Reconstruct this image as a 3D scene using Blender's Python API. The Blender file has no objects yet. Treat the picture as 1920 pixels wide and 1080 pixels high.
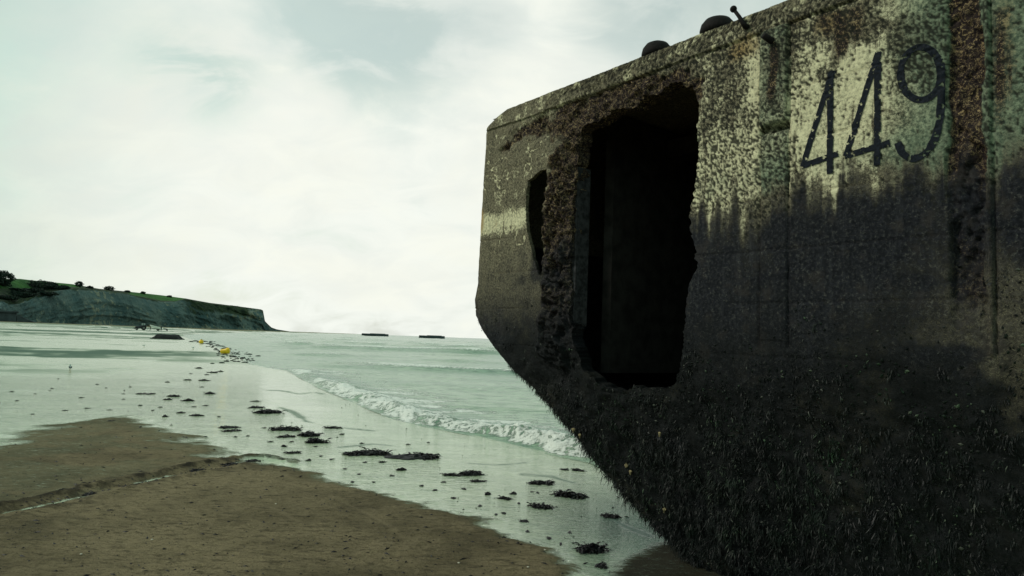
import bpy, bmesh, math, random
import numpy as np

random.seed(7)
rng = np.random.default_rng(11)
scene = bpy.context.scene
COL = scene.collection

# ------------------------------------------------------------------ camera, world, sun, exposure
F_PX = 1280.0
PITCH = math.atan(96.4 / F_PX)
ROLL = math.atan(.036)
CAM_Z = 1.5
fw = np.array([0, math.cos(PITCH), math.sin(PITCH)])
x0 = np.array([1., 0, 0])
u0 = np.array([0, -math.sin(PITCH), math.cos(PITCH)])
cr = math.cos(ROLL) * x0 + math.sin(ROLL) * u0
cu = -math.sin(ROLL) * x0 + math.cos(ROLL) * u0
EYE = np.array([0, 0, CAM_Z])

from mathutils import Matrix, Vector
cam_d = bpy.data.cameras.new('camera')
cam = bpy.data.objects.new('camera', cam_d)
COL.objects.link(cam)
cam_d.sensor_width = 36
cam_d.lens = 36 * F_PX / 1920
cam_d.clip_start = .05
cam_d.clip_end = 20000
cam.matrix_world = Matrix(((cr[0], cu[0], -fw[0], 0), (cr[1], cu[1], -fw[1], 0), (cr[2], cu[2], -fw[2], CAM_Z), (0, 0, 0, 1)))
scene.camera = cam

SUN_AZ = math.radians(-92)     # measured from straight ahead, negative = left
SUN_EL = math.radians(40)
scene.view_settings.view_transform = 'Standard'
scene.view_settings.look = 'None'
scene.view_settings.gamma = 1
scene.view_settings.exposure = 0
scene.view_settings.use_curve_mapping = False

world = bpy.data.worlds.new('World')
scene.world = world
world.use_nodes = True


class NT:
    """small helper to write node trees"""
    def __init__(s, tree):
        s.t = tree
        s.n = tree.nodes
        s.l = tree.links

    def new(s, typ, **kw):
        n = s.n.new(typ)
        for k, v in kw.items():
            setattr(n, k, v)
        return n

    def put(s, sock, v):
        if v is None:
            return
        if isinstance(v, bpy.types.NodeSocket):
            s.l.new(v, sock)
        else:
            if isinstance(v, (tuple, list)) and len(v) == 3 and sock.type == 'RGBA':
                v = (*v, 1)
            sock.default_value = v

    def math(s, op, a, b=None, c=None, clamp=False):
        n = s.new('ShaderNodeMath', operation=op, use_clamp=clamp)
        for i, v in enumerate((a, b, c)):
            s.put(n.inputs[i], v)
        return n.outputs[0]

    def vmath(s, op, a, b=None):
        n = s.new('ShaderNodeVectorMath', operation=op)
        s.put(n.inputs[0], a)
        s.put(n.inputs[1], b)
        return n.outputs['Value'] if op in ('DOT_PRODUCT', 'LENGTH') else n.outputs[0]

    def mix(s, f, a, b, mode='MIX'):
        n = s.new('ShaderNodeMix', data_type='RGBA', blend_type=mode)
        s.put(n.inputs[0], f)
        s.put(n.inputs[6], a)
        s.put(n.inputs[7], b)
        return n.outputs[2]

    def noise(s, vec, scale, detail=4, rough=.55, dist=0.):
        n = s.new('ShaderNodeTexNoise')
        s.put(n.inputs['Vector'], vec)
        n.inputs['Scale'].default_value = scale
        n.inputs['Detail'].default_value = detail
        n.inputs['Roughness'].default_value = rough
        n.inputs['Distortion'].default_value = dist
        return n.outputs[0]

    def voro(s, vec, scale, feature='F1', out=0, rnd=1.):
        n = s.new('ShaderNodeTexVoronoi', feature=feature)
        s.put(n.inputs['Vector'], vec)
        n.inputs['Scale'].default_value = scale
        n.inputs['Randomness'].default_value = rnd
        return n.outputs[out]

    def ramp(s, f, a, b, lo=0., hi=1., smooth=True):
        n = s.new('ShaderNodeMapRange', interpolation_type='SMOOTHSTEP' if smooth else 'LINEAR')
        s.put(n.inputs[0], f)
        s.put(n.inputs[1], a)
        s.put(n.inputs[2], b)
        s.put(n.inputs[3], lo)
        s.put(n.inputs[4], hi)
        return n.outputs[0]

    def scalev(s, vec, sc):
        n = s.new('ShaderNodeMapping')
        s.put(n.inputs['Vector'], vec)
        n.inputs['Scale'].default_value = sc
        return n.outputs[0]

    def attr(s, name, out='Fac'):
        n = s.new('ShaderNodeAttribute', attribute_name=name)
        return n.outputs[out]

    def bump(s, h, strength, dist, normal=None):
        n = s.new('ShaderNodeBump')
        n.inputs['Strength'].default_value = strength
        n.inputs['Distance'].default_value = dist
        s.put(n.inputs['Height'], h)
        if normal is not None:
            s.put(n.inputs['Normal'], normal)
        return n.outputs[0]


def pxdir(px, py):
    d = fw + cr * (px - 960) / F_PX + cu * (540 - py) / F_PX
    return d / np.linalg.norm(d)


w = NT(world.node_tree)
w.n.clear()
sky = w.new('ShaderNodeTexSky', sky_type='NISHITA', sun_disc=False)
sky.sun_elevation = SUN_EL
sky.sun_rotation = SUN_AZ
sky.air_density = 1.0
sky.dust_density = 2.5
sky.ozone_density = 1.2
bg_clear = w.new('ShaderNodeBackground')
w.l.new(w.mix(1., sky.outputs[0], (1.02, 1.2, .78), 'MULTIPLY'), bg_clear.inputs[0])
bg_clear.inputs[1].default_value = .15
dirv = w.new('ShaderNodeTexCoord').outputs['Generated']
sep = w.new('ShaderNodeSeparateXYZ')
w.l.new(dirv, sep.inputs[0])
dz = w.math('ADD', w.math('MAXIMUM', sep.outputs[2], 0.), .5)
comb = w.new('ShaderNodeCombineXYZ')
w.l.new(w.math('DIVIDE', sep.outputs[0], dz), comb.inputs[0])
w.l.new(w.math('DIVIDE', sep.outputs[1], dz), comb.inputs[1])
cl_uv = comb.outputs[0]
n_big = w.noise(w.scalev(cl_uv, (1., 1.25, 1)), 1.9, 6, .55, .4)
n_fine = w.noise(w.scalev(cl_uv, (1.2, 1.7, 1)), 5.0, 6, .58, .7)
n_sum = w.math('ADD', w.math('MULTIPLY', n_big, .68), w.math('MULTIPLY', n_fine, .32))
# openings in the cloud deck where the sky shows through
hole = None
for (px, py, rad, amt) in ((325, 118, .10, .13), (385, 150, .11, .15), (440, 165, .09, .08), (650, 40, .17, .12), (760, 30, .22, .12), (560, 10, .16, .12), (690, 165, .13, .08),
                           (840, 80, .15, .09), (1150, 40, .22, .10), (1330, 10, .22, .16), (75, 485, .09, .08), (-80, 60, .36, .16), (550, 345, .1, .05)):
    d = pxdir(px, py)
    dist = w.vmath('LENGTH', w.vmath('SUBTRACT', dirv, tuple(d)))
    g = w.ramp(dist, rad, 0., 0., amt)
    hole = g if hole is None else w.math('ADD', hole, g)
hole = w.math('MULTIPLY', hole, w.ramp(n_fine, .32, .62, .35, 1.25))
thin = w.math('SUBTRACT', n_sum, hole)
cover = w.ramp(thin, .20, .50, .45, 1.)
glow = w.ramp(w.vmath('DOT_PRODUCT', dirv, tuple(pxdir(840, 440))), .70, .97, 0., 1.)
c_cloud = w.mix(glow, (.41, .585, .515), (.915, .95, .882))
shade = w.ramp(n_fine, .3, .7, .955, 1.02)
c_cloud = w.mix(1., c_cloud, shade, 'MULTIPLY')
warm = w.math('MULTIPLY', w.ramp(n_sum, .42, .66), .45)
c_cloud = w.mix(warm, c_cloud, w.mix(1., c_cloud, (1.03, .985, .90), 'MULTIPLY'))
# below the horizon the dome carries on as the dim mirror of a wet shore
bg_cloud = w.new('ShaderNodeBackground')
w.l.new(c_cloud, bg_cloud.inputs[0])
bg_cloud.inputs[1].default_value = 1.0
mixw = w.new('ShaderNodeMixShader')
w.l.new(cover, mixw.inputs[0])
w.l.new(bg_clear.outputs[0], mixw.inputs[1])
w.l.new(bg_cloud.outputs[0], mixw.inputs[2])
wo = w.new('ShaderNodeOutputWorld')
w.l.new(mixw.outputs[0], wo.inputs[0])

sun_d = bpy.data.lights.new('sun', 'SUN')
sun = bpy.data.objects.new('sun', sun_d)
COL.objects.link(sun)
sun_d.energy = 1.5
sun_d.angle = math.radians(12)
sun_d.color = (1, .95, .84)
sdir = Vector((math.sin(SUN_AZ) * math.cos(SUN_EL), math.cos(SUN_AZ) * math.cos(SUN_EL), math.sin(SUN_EL)))
sun.rotation_euler = (-sdir).to_track_quat('-Z', 'Y').to_euler()


# ------------------------------------------------------------------ numeric helpers
def ray(px, py):
    return fw + cr * (px - 960) / F_PX + cu * (540 - py) / F_PX


def gnd(px, py, z=0.):
    d = ray(px, py)
    return EYE + d * ((z - CAM_Z) / d[2])


def at_depth(px, py, dep):
    """the point on the ray through a photo pixel at a given distance straight ahead"""
    d = ray(px, py)
    return EYE + d * (dep / d[1])


def hash2(ix, iy, seed):
    n = (ix.astype(np.int64) * 374761393 + iy.astype(np.int64) * 668265263 + seed * 974634777) & 0xFFFFFFFF
    n = ((n ^ (n >> 13)) * 1274126177) & 0xFFFFFFFF
    n = (n ^ (n >> 16)) & 0xFFFFFFFF
    n = (n * 2246822519) & 0xFFFFFFFF
    return ((n ^ (n >> 15)) & 0xFFFFFF) / float(0xFFFFFF)


def vnoise(x, y, seed=0):
    ix = np.floor(x)
    iy = np.floor(y)
    fx = x - ix
    fy = y - iy
    fx = fx * fx * fx * (fx * (fx * 6 - 15) + 10)
    fy = fy * fy * fy * (fy * (fy * 6 - 15) + 10)
    a = hash2(ix, iy, seed)
    b = hash2(ix + 1, iy, seed)
    c = hash2(ix, iy + 1, seed)
    d = hash2(ix + 1, iy + 1, seed)
    return (a + (b - a) * fx) * (1 - fy) + (c + (d - c) * fx) * fy


def fbm(x, y, seed=0, octv=5, rough=.5):
    t = np.zeros_like(x, dtype=float)
    a = 1.
    s = 0.
    for i in range(octv):
        t += a * vnoise(x * 2 ** i + 17.3 * i, y * 2 ** i - 9.1 * i, seed + i)
        s += a
        a *= rough
    return t / s


def cells(x, y, seed=0):
    """distance to the nearest jittered point, and that point's random number"""
    ix = np.floor(x)
    iy = np.floor(y)
    best = np.full_like(x, 9.)
    rnd = np.zeros_like(x)
    for dx in (-1, 0, 1):
        for dy in (-1, 0, 1):
            jx = ix + dx
            jy = iy + dy
            qx = jx + hash2(jx, jy, seed)
            qy = jy + hash2(jx, jy, seed + 5)
            d = np.hypot(x - qx, y - qy)
            k = d < best
            best = np.where(k, d, best)
            rnd = np.where(k, hash2(jx, jy, seed + 9), rnd)
    return best, rnd


def sst(a, b, x):
    t = np.clip((x - a) / (b - a), 0, 1)
    return t * t * (3 - 2 * t)


def poly_sdf(x, y, pts):
    """signed distance to a closed polygon, positive inside"""
    P = np.asarray(pts, float)[:, :2]
    best = np.full(x.shape, 1e18)
    ins = np.zeros(x.shape, bool)
    for i in range(len(P)):
        a = P[i]
        b = P[(i + 1) % len(P)]
        e = b - a
        t = np.clip(((x - a[0]) * e[0] + (y - a[1]) * e[1]) / (e @ e + 1e-12), 0, 1)
        best = np.minimum(best, (x - a[0] - t * e[0]) ** 2 + (y - a[1] - t * e[1]) ** 2)
        c = ((a[1] > y) != (b[1] > y))
        xi = a[0] + (y - a[1]) * e[0] / (e[1] if abs(e[1]) > 1e-12 else 1e-12)
        ins ^= c & (x < xi)
    d = np.sqrt(best)
    return np.where(ins, d, -d)


def line_dist(x, y, pts):
    """distance to an open polyline, arc length of the foot, and which side (+ = left of travel)"""
    P = np.asarray(pts, float)[:, :2]
    best = np.full(x.shape, 1e18)
    arc = np.zeros(x.shape)
    side = np.ones(x.shape)
    L = 0.
    for i in range(len(P) - 1):
        a = P[i]
        e = P[i + 1] - a
        l = math.hypot(*e)
        t = np.clip(((x - a[0]) * e[0] + (y - a[1]) * e[1]) / (l * l), 0, 1)
        d = (x - a[0] - t * e[0]) ** 2 + (y - a[1] - t * e[1]) ** 2
        k = d < best
        best = np.where(k, d, best)
        arc = np.where(k, L + t * l, arc)
        side = np.where(k, np.sign(e[0] * (y - a[1]) - e[1] * (x - a[0])), side)
        L += l
    return np.sqrt(best), arc, side


def mesh_np(name, verts, faces, mat, parent=None, attrs=None, smooth=True, colors=None):
    """ONE mesh object from arrays; faces = list of arrays of tris or quads"""
    me = bpy.data.meshes.new(name)
    V = np.ascontiguousarray(verts, dtype=np.float32)
    fl = [np.asarray(f, dtype=np.int32) for f in (faces if isinstance(faces, list) else [faces]) if len(f)]
    me.vertices.add(len(V))
    me.vertices.foreach_set('co', V.ravel())
    idx = np.concatenate([f.ravel() for f in fl])
    tot = np.concatenate([np.full(len(f), f.shape[1], np.int32) for f in fl])
    st = np.concatenate([[0], np.cumsum(tot)[:-1]]).astype(np.int32)
    me.loops.add(len(idx))
    me.loops.foreach_set('vertex_index', idx)
    me.polygons.add(len(tot))
    me.polygons.foreach_set('loop_start', st)
    me.update(calc_edges=True)
    me.validate()
    me.polygons.foreach_set('use_smooth', np.full(len(me.polygons), smooth))
    for k, v in (attrs or {}).items():
        a = me.attributes.new(k, 'FLOAT', 'POINT')
        a.data.foreach_set('value', np.ascontiguousarray(v, dtype=np.float32).ravel())
    for k, v in (colors or {}).items():
        a = me.attributes.new(k, 'FLOAT_COLOR', 'POINT')
        a.data.foreach_set('color', np.ascontiguousarray(v, dtype=np.float32).ravel())
    me.materials.append(mat)
    o = bpy.data.objects.new(name, me)
    COL.objects.link(o)
    if parent:
        o.parent = parent
    return o


def grid_faces(nr, nc):
    i = np.arange(nr - 1)[:, None] * nc + np.arange(nc - 1)[None, :]
    return np.stack([i, i + 1, i + nc + 1, i + nc], -1).reshape(-1, 4)


def tag(o, label=None, cat=None, group=None, kind=None):
    if label:
        o['label'] = label
    if cat:
        o['category'] = cat
    if group:
        o['group'] = group
    if kind:
        o['kind'] = kind
    return o


def empty(name, loc, label, cat, group=None, rz=0.):
    o = bpy.data.objects.new(name, None)
    o.empty_display_size = .2
    COL.objects.link(o)
    o.location = tuple(loc)
    o.rotation_euler = (0, 0, rz)
    return tag(o, label, cat, group)


def bm_obj(name, bm, mat, parent=None, smooth=False, bevel=0.):
    if bevel:
        bmesh.ops.bevel(bm, geom=bm.edges[:], offset=bevel, segments=2, affect='EDGES', profile=.5)
    bmesh.ops.recalc_face_normals(bm, faces=bm.faces[:])
    me = bpy.data.meshes.new(name)
    bm.to_mesh(me)
    bm.free()
    if smooth:
        for p in me.polygons:
            p.use_smooth = True
    me.materials.append(mat)
    o = bpy.data.objects.new(name, me)
    COL.objects.link(o)
    if parent:
        o.parent = parent
    return o


def add_hull(bm, secs):
    """loft closed rings of equal length and cap both ends"""
    rings = [[bm.verts.new(p) for p in s] for s in secs]
    n = len(rings[0])
    for a, b in zip(rings, rings[1:]):
        for i in range(n):
            bm.faces.new((a[i], a[(i + 1) % n], b[(i + 1) % n], b[i]))
    bm.faces.new(rings[0][::-1])
    bm.faces.new(rings[-1])


def add_box(bm, c, s, rot=None, taper=1.):
    pts = []
    for z in (-.5, .5):
        k = taper if z > 0 else 1.
        pts.append([Vector((x * s[0] * k, y * s[1] * k, z * s[2])) for x, y in ((-.5, -.5), (.5, -.5), (.5, .5), (-.5, .5))])
    if rot:
        pts = [[rot @ p for p in r] for r in pts]
    add_hull(bm, [[p + Vector(c) for p in r] for r in pts])


def add_tube(bm, pts, rad, n=8):
    pts = [Vector(p) for p in pts]
    rads = rad if isinstance(rad, (list, tuple)) else [rad] * len(pts)
    secs = []
    for i, p in enumerate(pts):
        t = (pts[min(i + 1, len(pts) - 1)] - pts[max(i - 1, 0)]).normalized()
        a = t.orthogonal().normalized() if abs(t.z) > .95 else Vector((0, 0, 1)).cross(t).normalized()
        b = t.cross(a)
        secs.append([p + (a * math.cos(2 * math.pi * k / n) + b * math.sin(2 * math.pi * k / n)) * rads[i] for k in range(n)])
    add_hull(bm, secs)


def add_lathe(bm, c, prof, n=20, axis=(0, 0, 1)):
    q = Vector((0, 0, 1)).rotation_difference(Vector(axis).normalized())
    add_hull(bm, [[Vector(c) + q @ Vector((r * math.cos(2 * math.pi * k / n), r * math.sin(2 * math.pi * k / n), z)) for k in range(n)] for r, z in prof])


# ------------------------------------------------------------------ materials
def new_mat(name):
    m = bpy.data.materials.new(name)
    m.use_nodes = True
    t = NT(m.node_tree)
    b = m.node_tree.nodes['Principled BSDF']
    return m, t, b


def simple_mat(name, col, rough=.7, metal=0., var=.25, scale=20., bump=.2, bdist=.01):
    m, t, b = new_mat(name)
    co = t.new('ShaderNodeTexCoord').outputs['Object']
    n = t.noise(co, scale, 5, .6)
    c = t.mix(t.ramp(n, .3, .7), tuple(v * (1 - var) for v in col), tuple(min(1, v * (1 + var)) for v in col))
    t.put(b.inputs['Base Color'], c)
    b.inputs['Roughness'].default_value = rough
    b.inputs['Specular IOR Level'].default_value = .5 if rough < .6 else .15
    b.inputs['Metallic'].default_value = metal
    if bump:
        t.put(b.inputs['Normal'], t.bump(n, bump, bdist))
    return m


def concrete_material():
    m, t, b = new_mat('weathered_concrete')
    co = t.new('ShaderNodeTexCoord').outputs['Object']
    pale, rust, tide, pit = (t.attr(k) for k in ('pale', 'rust', 'tide', 'pit'))
    ochre, green, raw = (t.attr(k) for k in ('ochre', 'green', 'raw'))
    n1 = t.noise(co, 9, 6, .62)
    n2 = t.noise(co, 55, 6, .68)
    n3 = t.noise(co, 190, 4, .62)
    streak = t.noise(t.scalev(co, (1, 1, .10)), 26, 6, .65)
    va = t.math('ABSOLUTE', t.math('SUBTRACT', t.noise(co, 24, 5, .62, .8), .5))
    vein = t.math('MULTIPLY', t.ramp(va, .035, .0), t.ramp(n1, .40, .58))
    vb = t.math('ABSOLUTE', t.math('SUBTRACT', t.noise(co, 52, 4, .6, .6), .5))
    vein = t.math('MAXIMUM', vein, t.math('MULTIPLY', t.ramp(vb, .03, .0), t.ramp(n1, .60, .45)))
    grey = t.mix(t.ramp(n2, .35, .65), (.050, .044, .034), (.20, .172, .12))
    grey = t.mix(t.math('MULTIPLY', vein, .8), grey, (.48, .42, .27))
    cream = t.mix(t.ramp(n2, .3, .6), (.40, .365, .245), (.86, .79, .53))
    cream = t.mix(t.ramp(n3, .56, .72, 0., .5), cream, (.13, .12, .08))
    f = t.math('ADD', pale, t.math('MULTIPLY', t.math('SUBTRACT', n2, .5), .9))
    f = t.math('ADD', f, t.math('MULTIPLY', t.math('SUBTRACT', n1, .5), 1.0))
    f = t.math('ADD', f, t.math('MULTIPLY', t.math('SUBTRACT', n3, .5), .8))
    f = t.math('SUBTRACT', f, t.ramp(streak, .52, .72, 0., .45))
    c = t.mix(t.ramp(f, .30, .64), grey, cream)
    gr = t.mix(t.ramp(n2, .3, .7), (.05, .08, .06), (.26, .33, .225))
    c = t.mix(t.ramp(t.math('ADD', green, t.math('MULTIPLY', t.math('SUBTRACT', n1, .5), .7)), .25, .9, 0., .8), c, gr)
    oc = t.mix(t.ramp(n3, .3, .7), (.24, .15, .06), (.60, .42, .20))
    c = t.mix(t.ramp(t.math('ADD', ochre, t.math('MULTIPLY', t.math('SUBTRACT', n2, .5), .9)), .35, .85, 0., .85), c, oc)
    rs = t.mix(t.ramp(n2, .3, .75), (.010, .007, .009), (.050, .034, .034))
    rs = t.mix(t.ramp(n3, .57, .74, 0., .45), rs, (.16, .11, .065))
    rs = t.mix(t.math('MULTIPLY', vein, t.ramp(n2, .40, .56)), rs, (.50, .36, .19))
    fr = t.math('ADD', rust, t.math('MULTIPLY', t.math('SUBTRACT', streak, .5), .9))
    c = t.mix(t.ramp(fr, .3, .75), c, rs)
    wetdark = t.mix(t.ramp(n2, .35, .75), (.0055, .0062, .0095), (.021, .022, .031))
    wetdark = t.mix(t.math('MULTIPLY', t.ramp(n3, .58, .74, 0., .6), t.ramp(n1, .40, .65, .10, 1.)), wetdark, (.12, .12, .12))
    wetdark = t.mix(t.ramp(streak, .50, .68, 0., .5), wetdark, (.034, .035, .043))
    wetdark = t.mix(t.math('MULTIPLY', vein, t.ramp(n2, .46, .66, 0., .8)), wetdark, (.15, .145, .125))
    wetdark = t.mix(t.ramp(n1, .51, .67, 0., .38), wetdark, (.052, .042, .036))
    wetdark = t.mix(t.math('MULTIPLY', raw, .8), wetdark, (.0055, .0065, .0065))
    ft = t.math('ADD', tide, t.math('MULTIPLY', t.math('SUBTRACT', n1, .5), .55))
    ft = t.math('ADD', ft, t.math('MULTIPLY', t.math('SUBTRACT', n2, .5), .35))
    c = t.mix(t.ramp(ft, .15, .85), c, wetdark)
    c = t.mix(t.math('MULTIPLY', pit, .92), c, (.016, .017, .014))  # grime in the pits, with their shade painted in place of depth
    t.put(b.inputs['Base Color'], c)
    b.inputs['Specular IOR Level'].default_value = .14
    t.put(b.inputs['Roughness'], t.ramp(tide, 0., 1., .9, .7))
    h = t.math('ADD', t.math('MULTIPLY', n2, .7), t.math('MULTIPLY', n3, .6))
    t.put(b.inputs['Normal'], t.bump(t.math('ADD', h, t.math('MULTIPLY', vein, .35)), .8, .006))
    return m


def sand_material():
    m, t, b = new_mat('beach_sand')
    co = t.new('ShaderNodeTexCoord').outputs['Object']
    wet = t.attr('wet')
    band = t.attr('band')
    rip_reflect = t.attr('ripple_reflect')
    n1 = t.noise(co, 1.7, 6, .6)
    n2 = t.noise(t.scalev(co, (1., 2.2, 1)), 17, 6, .65)
    n3 = t.noise(co, 150, 4, .6)
    n4 = t.noise(t.scalev(co, (1., 1.6, 1)), 52, 5, .7)
    n0 = t.noise(co, .55, 3, .5)
    dry = t.mix(t.ramp(t.math('ADD', t.math('MULTIPLY', n0, .6), t.math('MULTIPLY', n1, .4)), .36, .60), (.108, .088, .053), (.30, .24, .145))
    dry = t.mix(t.ramp(n2, .45, .75, 0., .65), dry, (.052, .042, .027))
    dry = t.mix(t.ramp(n4, .54, .66, 0., .85), dry, (.028, .023, .016))
    n5 = t.noise(t.scalev(co, (1., 2.8, 1)), 7.5, 6, .72, .5)
    dry = t.mix(t.ramp(n5, .50, .64, 0., .75), dry, (.045, .037, .025))
    dry = t.mix(t.ramp(n5, .46, .32, 0., .55), dry, (.27, .215, .13))
    dry = t.mix(t.math('MULTIPLY', t.attr('mark'), .45), dry, (.30, .24, .15))
    dry = t.mix(t.math('MULTIPLY', t.attr('lump'), .75), dry, (.026, .021, .016))  # mask carries the ridge lumps and the painted hull shade
    dry = t.mix(t.ramp(n3, .35, .75, 0., .6), dry, (.215, .172, .105))
    wn = t.noise(t.scalev(co, (1., 3.5, 1)), .9, 5, .6)
    wn2 = t.noise(t.scalev(co, (1., 3.2, 1)), 3.6, 5, .65, .9)
    wl = t.ramp(t.math('ABSOLUTE', t.math('SUBTRACT', t.noise(t.scalev(co, (.8, 3.4, 1)), 2.4, 4, .6, 1.2), .5)), .028, .0)
    wcol = t.mix(t.ramp(wn, .3, .7), (.36, .43, .285), (.52, .585, .41))
    wcol = t.mix(t.ramp(wn2, .50, .68, 0., .6), wcol, (.25, .335, .225))
    wcol = t.mix(t.math('MULTIPLY', wl, .5), wcol, (.16, .24, .16))
    wcol = t.mix(t.math('MULTIPLY', band, .95), wcol, (.045, .10, .07))
    wcol = t.mix(t.math('MULTIPLY', rip_reflect, .75, clamp=True), wcol, (.055, .12, .10))  # dark reflection of the hull painted into the rippled shallows
    damp = t.mix(.5, dry, (.10, .115, .07))
    ne = t.noise(t.scalev(co, (1., 2.6, 1)), 9, 6, .7, .5)
    wf = t.ramp(t.math('ADD', wet, t.math('ADD', t.math('MULTIPLY', t.math('SUBTRACT', ne, .5), 1.1), t.math('MULTIPLY', t.math('SUBTRACT', n4, .5), .5))), .30, .74)
    c = t.mix(t.ramp(wet, .02, .45), dry, damp)
    c = t.mix(t.math('MULTIPLY', t.attr('lump'), .85), c, (.014, .013, .012))  # ridge lumps, plus the hull's shade painted into the sand colour
    c = t.mix(wf, c, wcol)
    t.put(b.inputs['Base Color'], c)
    rgh = t.math('ADD', t.ramp(wf, 0., 1., .92, .07, False), t.math('ADD', t.math('MULTIPLY', t.attr('far'), .14), t.math('MULTIPLY', band, .5)))
    t.put(b.inputs['Roughness'], rgh)
    t.put(b.inputs['Specular IOR Level'], t.math('MULTIPLY', t.ramp(wf, 0., 1., .12, .5, False), t.ramp(band, .0, 1., 1., .25, False)))
    t.put(b.inputs['IOR'], t.ramp(wf, 0., 1., 1.35, 1.5, False))
    b.inputs['Specular Tint'].default_value = (.86, 1., .80, 1)
    grain = t.math('ADD', t.math('MULTIPLY', n3, .5), t.math('ADD', t.math('MULTIPLY', n4, .8), n2))
    rp = t.noise(t.scalev(co, (1.3, 4.2, 1)), 5.5, 3, .5, .6)
    rp2 = t.noise(t.scalev(co, (1., 2.6, 1)), 22, 3, .5, 1.2)
    hgt = t.math('ADD', t.math('MULTIPLY', grain, t.math('MULTIPLY', t.math('SUBTRACT', 1., wf), .026)),
                 t.math('MULTIPLY', wf, t.math('ADD', t.math('MULTIPLY', rp, .012), t.math('MULTIPLY', rp2, t.math('MULTIPLY', rip_reflect, .014)))))
    t.put(b.inputs['Normal'], t.bump(hgt, 1., 1.))
    return m


def sea_material():
    m, t, b = new_mat('sea_water')
    co = t.new('ShaderNodeTexCoord').outputs['Object']
    foam = t.attr('foam')
    deep = t.attr('deep')
    n1 = t.noise(t.scalev(co, (.8, 1.8, 1)), 2.6, 5, .6, .4)
    n2 = t.noise(t.scalev(co, (1., 2.2, 1)), 9, 4, .6, .8)
    web = t.voro(co, 7.5, 'DISTANCE_TO_EDGE')
    nf = t.noise(co, 6, 7, .72, .5)
    nf2 = t.noise(co, 34, 5, .7)
    ff = t.math('ADD', foam, t.math('MULTIPLY', t.math('SUBTRACT', nf, .5), 1.9))
    ff = t.math('ADD', ff, t.math('MULTIPLY', t.math('SUBTRACT', nf2, .5), 1.0))
    ff = t.math('SUBTRACT', ff, t.math('MULTIPLY', web, .8))
    f = t.math('MULTIPLY', t.ramp(ff, .38, .62), t.ramp(foam, .02, .15))
    b.inputs['Specular Tint'].default_value = (.76, 1., .84, 1)
    b.inputs['Specular IOR Level'].default_value = .4
    wat = t.mix(deep, (.33, .45, .315), (.065, .205, .145))
    wat = t.mix(t.ramp(n1, .42, .64, 0., .65), wat, (.05, .135, .095))
    wat = t.mix(t.ramp(n2, .52, .68, 0., .4), wat, (.05, .13, .095))
    c = t.mix(f, wat, (.92, .92, .87))
    t.put(b.inputs['Base Color'], c)
    t.put(b.inputs['Roughness'], t.math('ADD', t.math('MULTIPLY', f, .6), .22))
    b.inputs['IOR'].default_value = 1.33
    h = t.math('ADD', t.math('MULTIPLY', n1, .075), t.math('MULTIPLY', n2, .038))
    h = t.math('ADD', h, t.math('MULTIPLY', f, t.math('ADD', t.math('MULTIPLY', nf2, .05), t.math('MULTIPLY', nf, .08))))
    t.put(b.inputs['Normal'], t.bump(h, .8, 1.))
    return m


def weed_material(name, dark, mid, tan, rough=.35):
    m, t, b = new_mat(name)
    r = t.attr('tone')
    cr_ = t.new('ShaderNodeValToRGB')
    e = cr_.color_ramp.elements
    e[0].position = 0.
    e[0].color = (*dark, 1)
    e[1].position = .75
    e[1].color = (*mid, 1)
    x = e.new(.93)
    x.color = (*tan, 1)
    t.l.new(r, cr_.inputs[0])
    co = t.new('ShaderNodeTexCoord').outputs['Object']
    n = t.noise(co, 60, 3)
    c = t.mix(t.ramp(n, .3, .7, 0., .5), cr_.outputs[0], dark)
    hue = t.noise(co, 2.6, 4, .6)
    c = t.mix(t.ramp(hue, .48, .66, 0., .8), c, t.mix(1., c, (.75, 1.5, .85), 'MULTIPLY'))
    c = t.mix(t.ramp(hue, .48, .32, 0., .8), c, t.mix(1., c, (1.1, .9, 1.35), 'MULTIPLY'))
    t.put(b.inputs['Base Color'], c)
    b.inputs['Roughness'].default_value = rough
    b.inputs['Specular IOR Level'].default_value = .22
    return m


M_CONC = concrete_material()
M_SAND = sand_material()
M_SEA = sea_material()
M_ALGAE = weed_material('hanging_algae', (.0035, .0045, .005), (.016, .021, .017), (.10, .105, .085), .5)
M_WEED = weed_material('beached_seaweed', (.005, .004, .0065), (.017, .012, .015), (.04, .026, .02), .5)
M_DARK = simple_mat('dark_interior', (.035, .032, .030), .9, 0, .4, 8, .5, .02)  # dark base colour for the parts inside the hull
M_IRON = simple_mat('rusted_iron', (.012, .010, .010), .75, .2, .4, 60, .5, .004)
M_PAINT = simple_mat('faded_number_paint', (.007, .010, .017), .75, 0, .5, 90, .4, .003)
M_ROCK = simple_mat('wet_dark_rock', (.012, .017, .016), .7, 0, .5, 9, .5, .02)
M_YELLOW = simple_mat('yellow_buoy_plastic', (.90, .55, .008), .45, 0, .12, 6, .1, .01)
M_TYRE = simple_mat('black_tyre_rubber', (.012, .012, .014), .85, 0, .3, 20, .3, .01)
M_TRAC = simple_mat('dark_tractor_paint', (.014, .015, .022), .5, 0, .3, 8, .1, .01)
M_GLASS = simple_mat('pale_cab_glass', (.35, .42, .40), .15, 0, .1, 5, 0)
M_WHITE = simple_mat('white_boat_hull', (.74, .76, .72), .45, 0, .08, 4, .1, .01)
M_STEEL = simple_mat('galvanised_trailer', (.16, .17, .16), .6, .3, .2, 12, .1, .01)
M_CLOTH = simple_mat('dark_waders', (.014, .017, .02), .85, 0, .3, 9, .2, .01)
M_SKIN = simple_mat('skin', (.35, .2, .14), .6, 0, .1, 9, 0)
M_GULL = simple_mat('grey_gull_feathers', (.22, .30, .28), .8, 0, .25, 30, .2, .01)
M_GULLW = simple_mat('white_gull_feathers', (.7, .72, .7), .8, 0, .1, 30, .1, .01)
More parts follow.
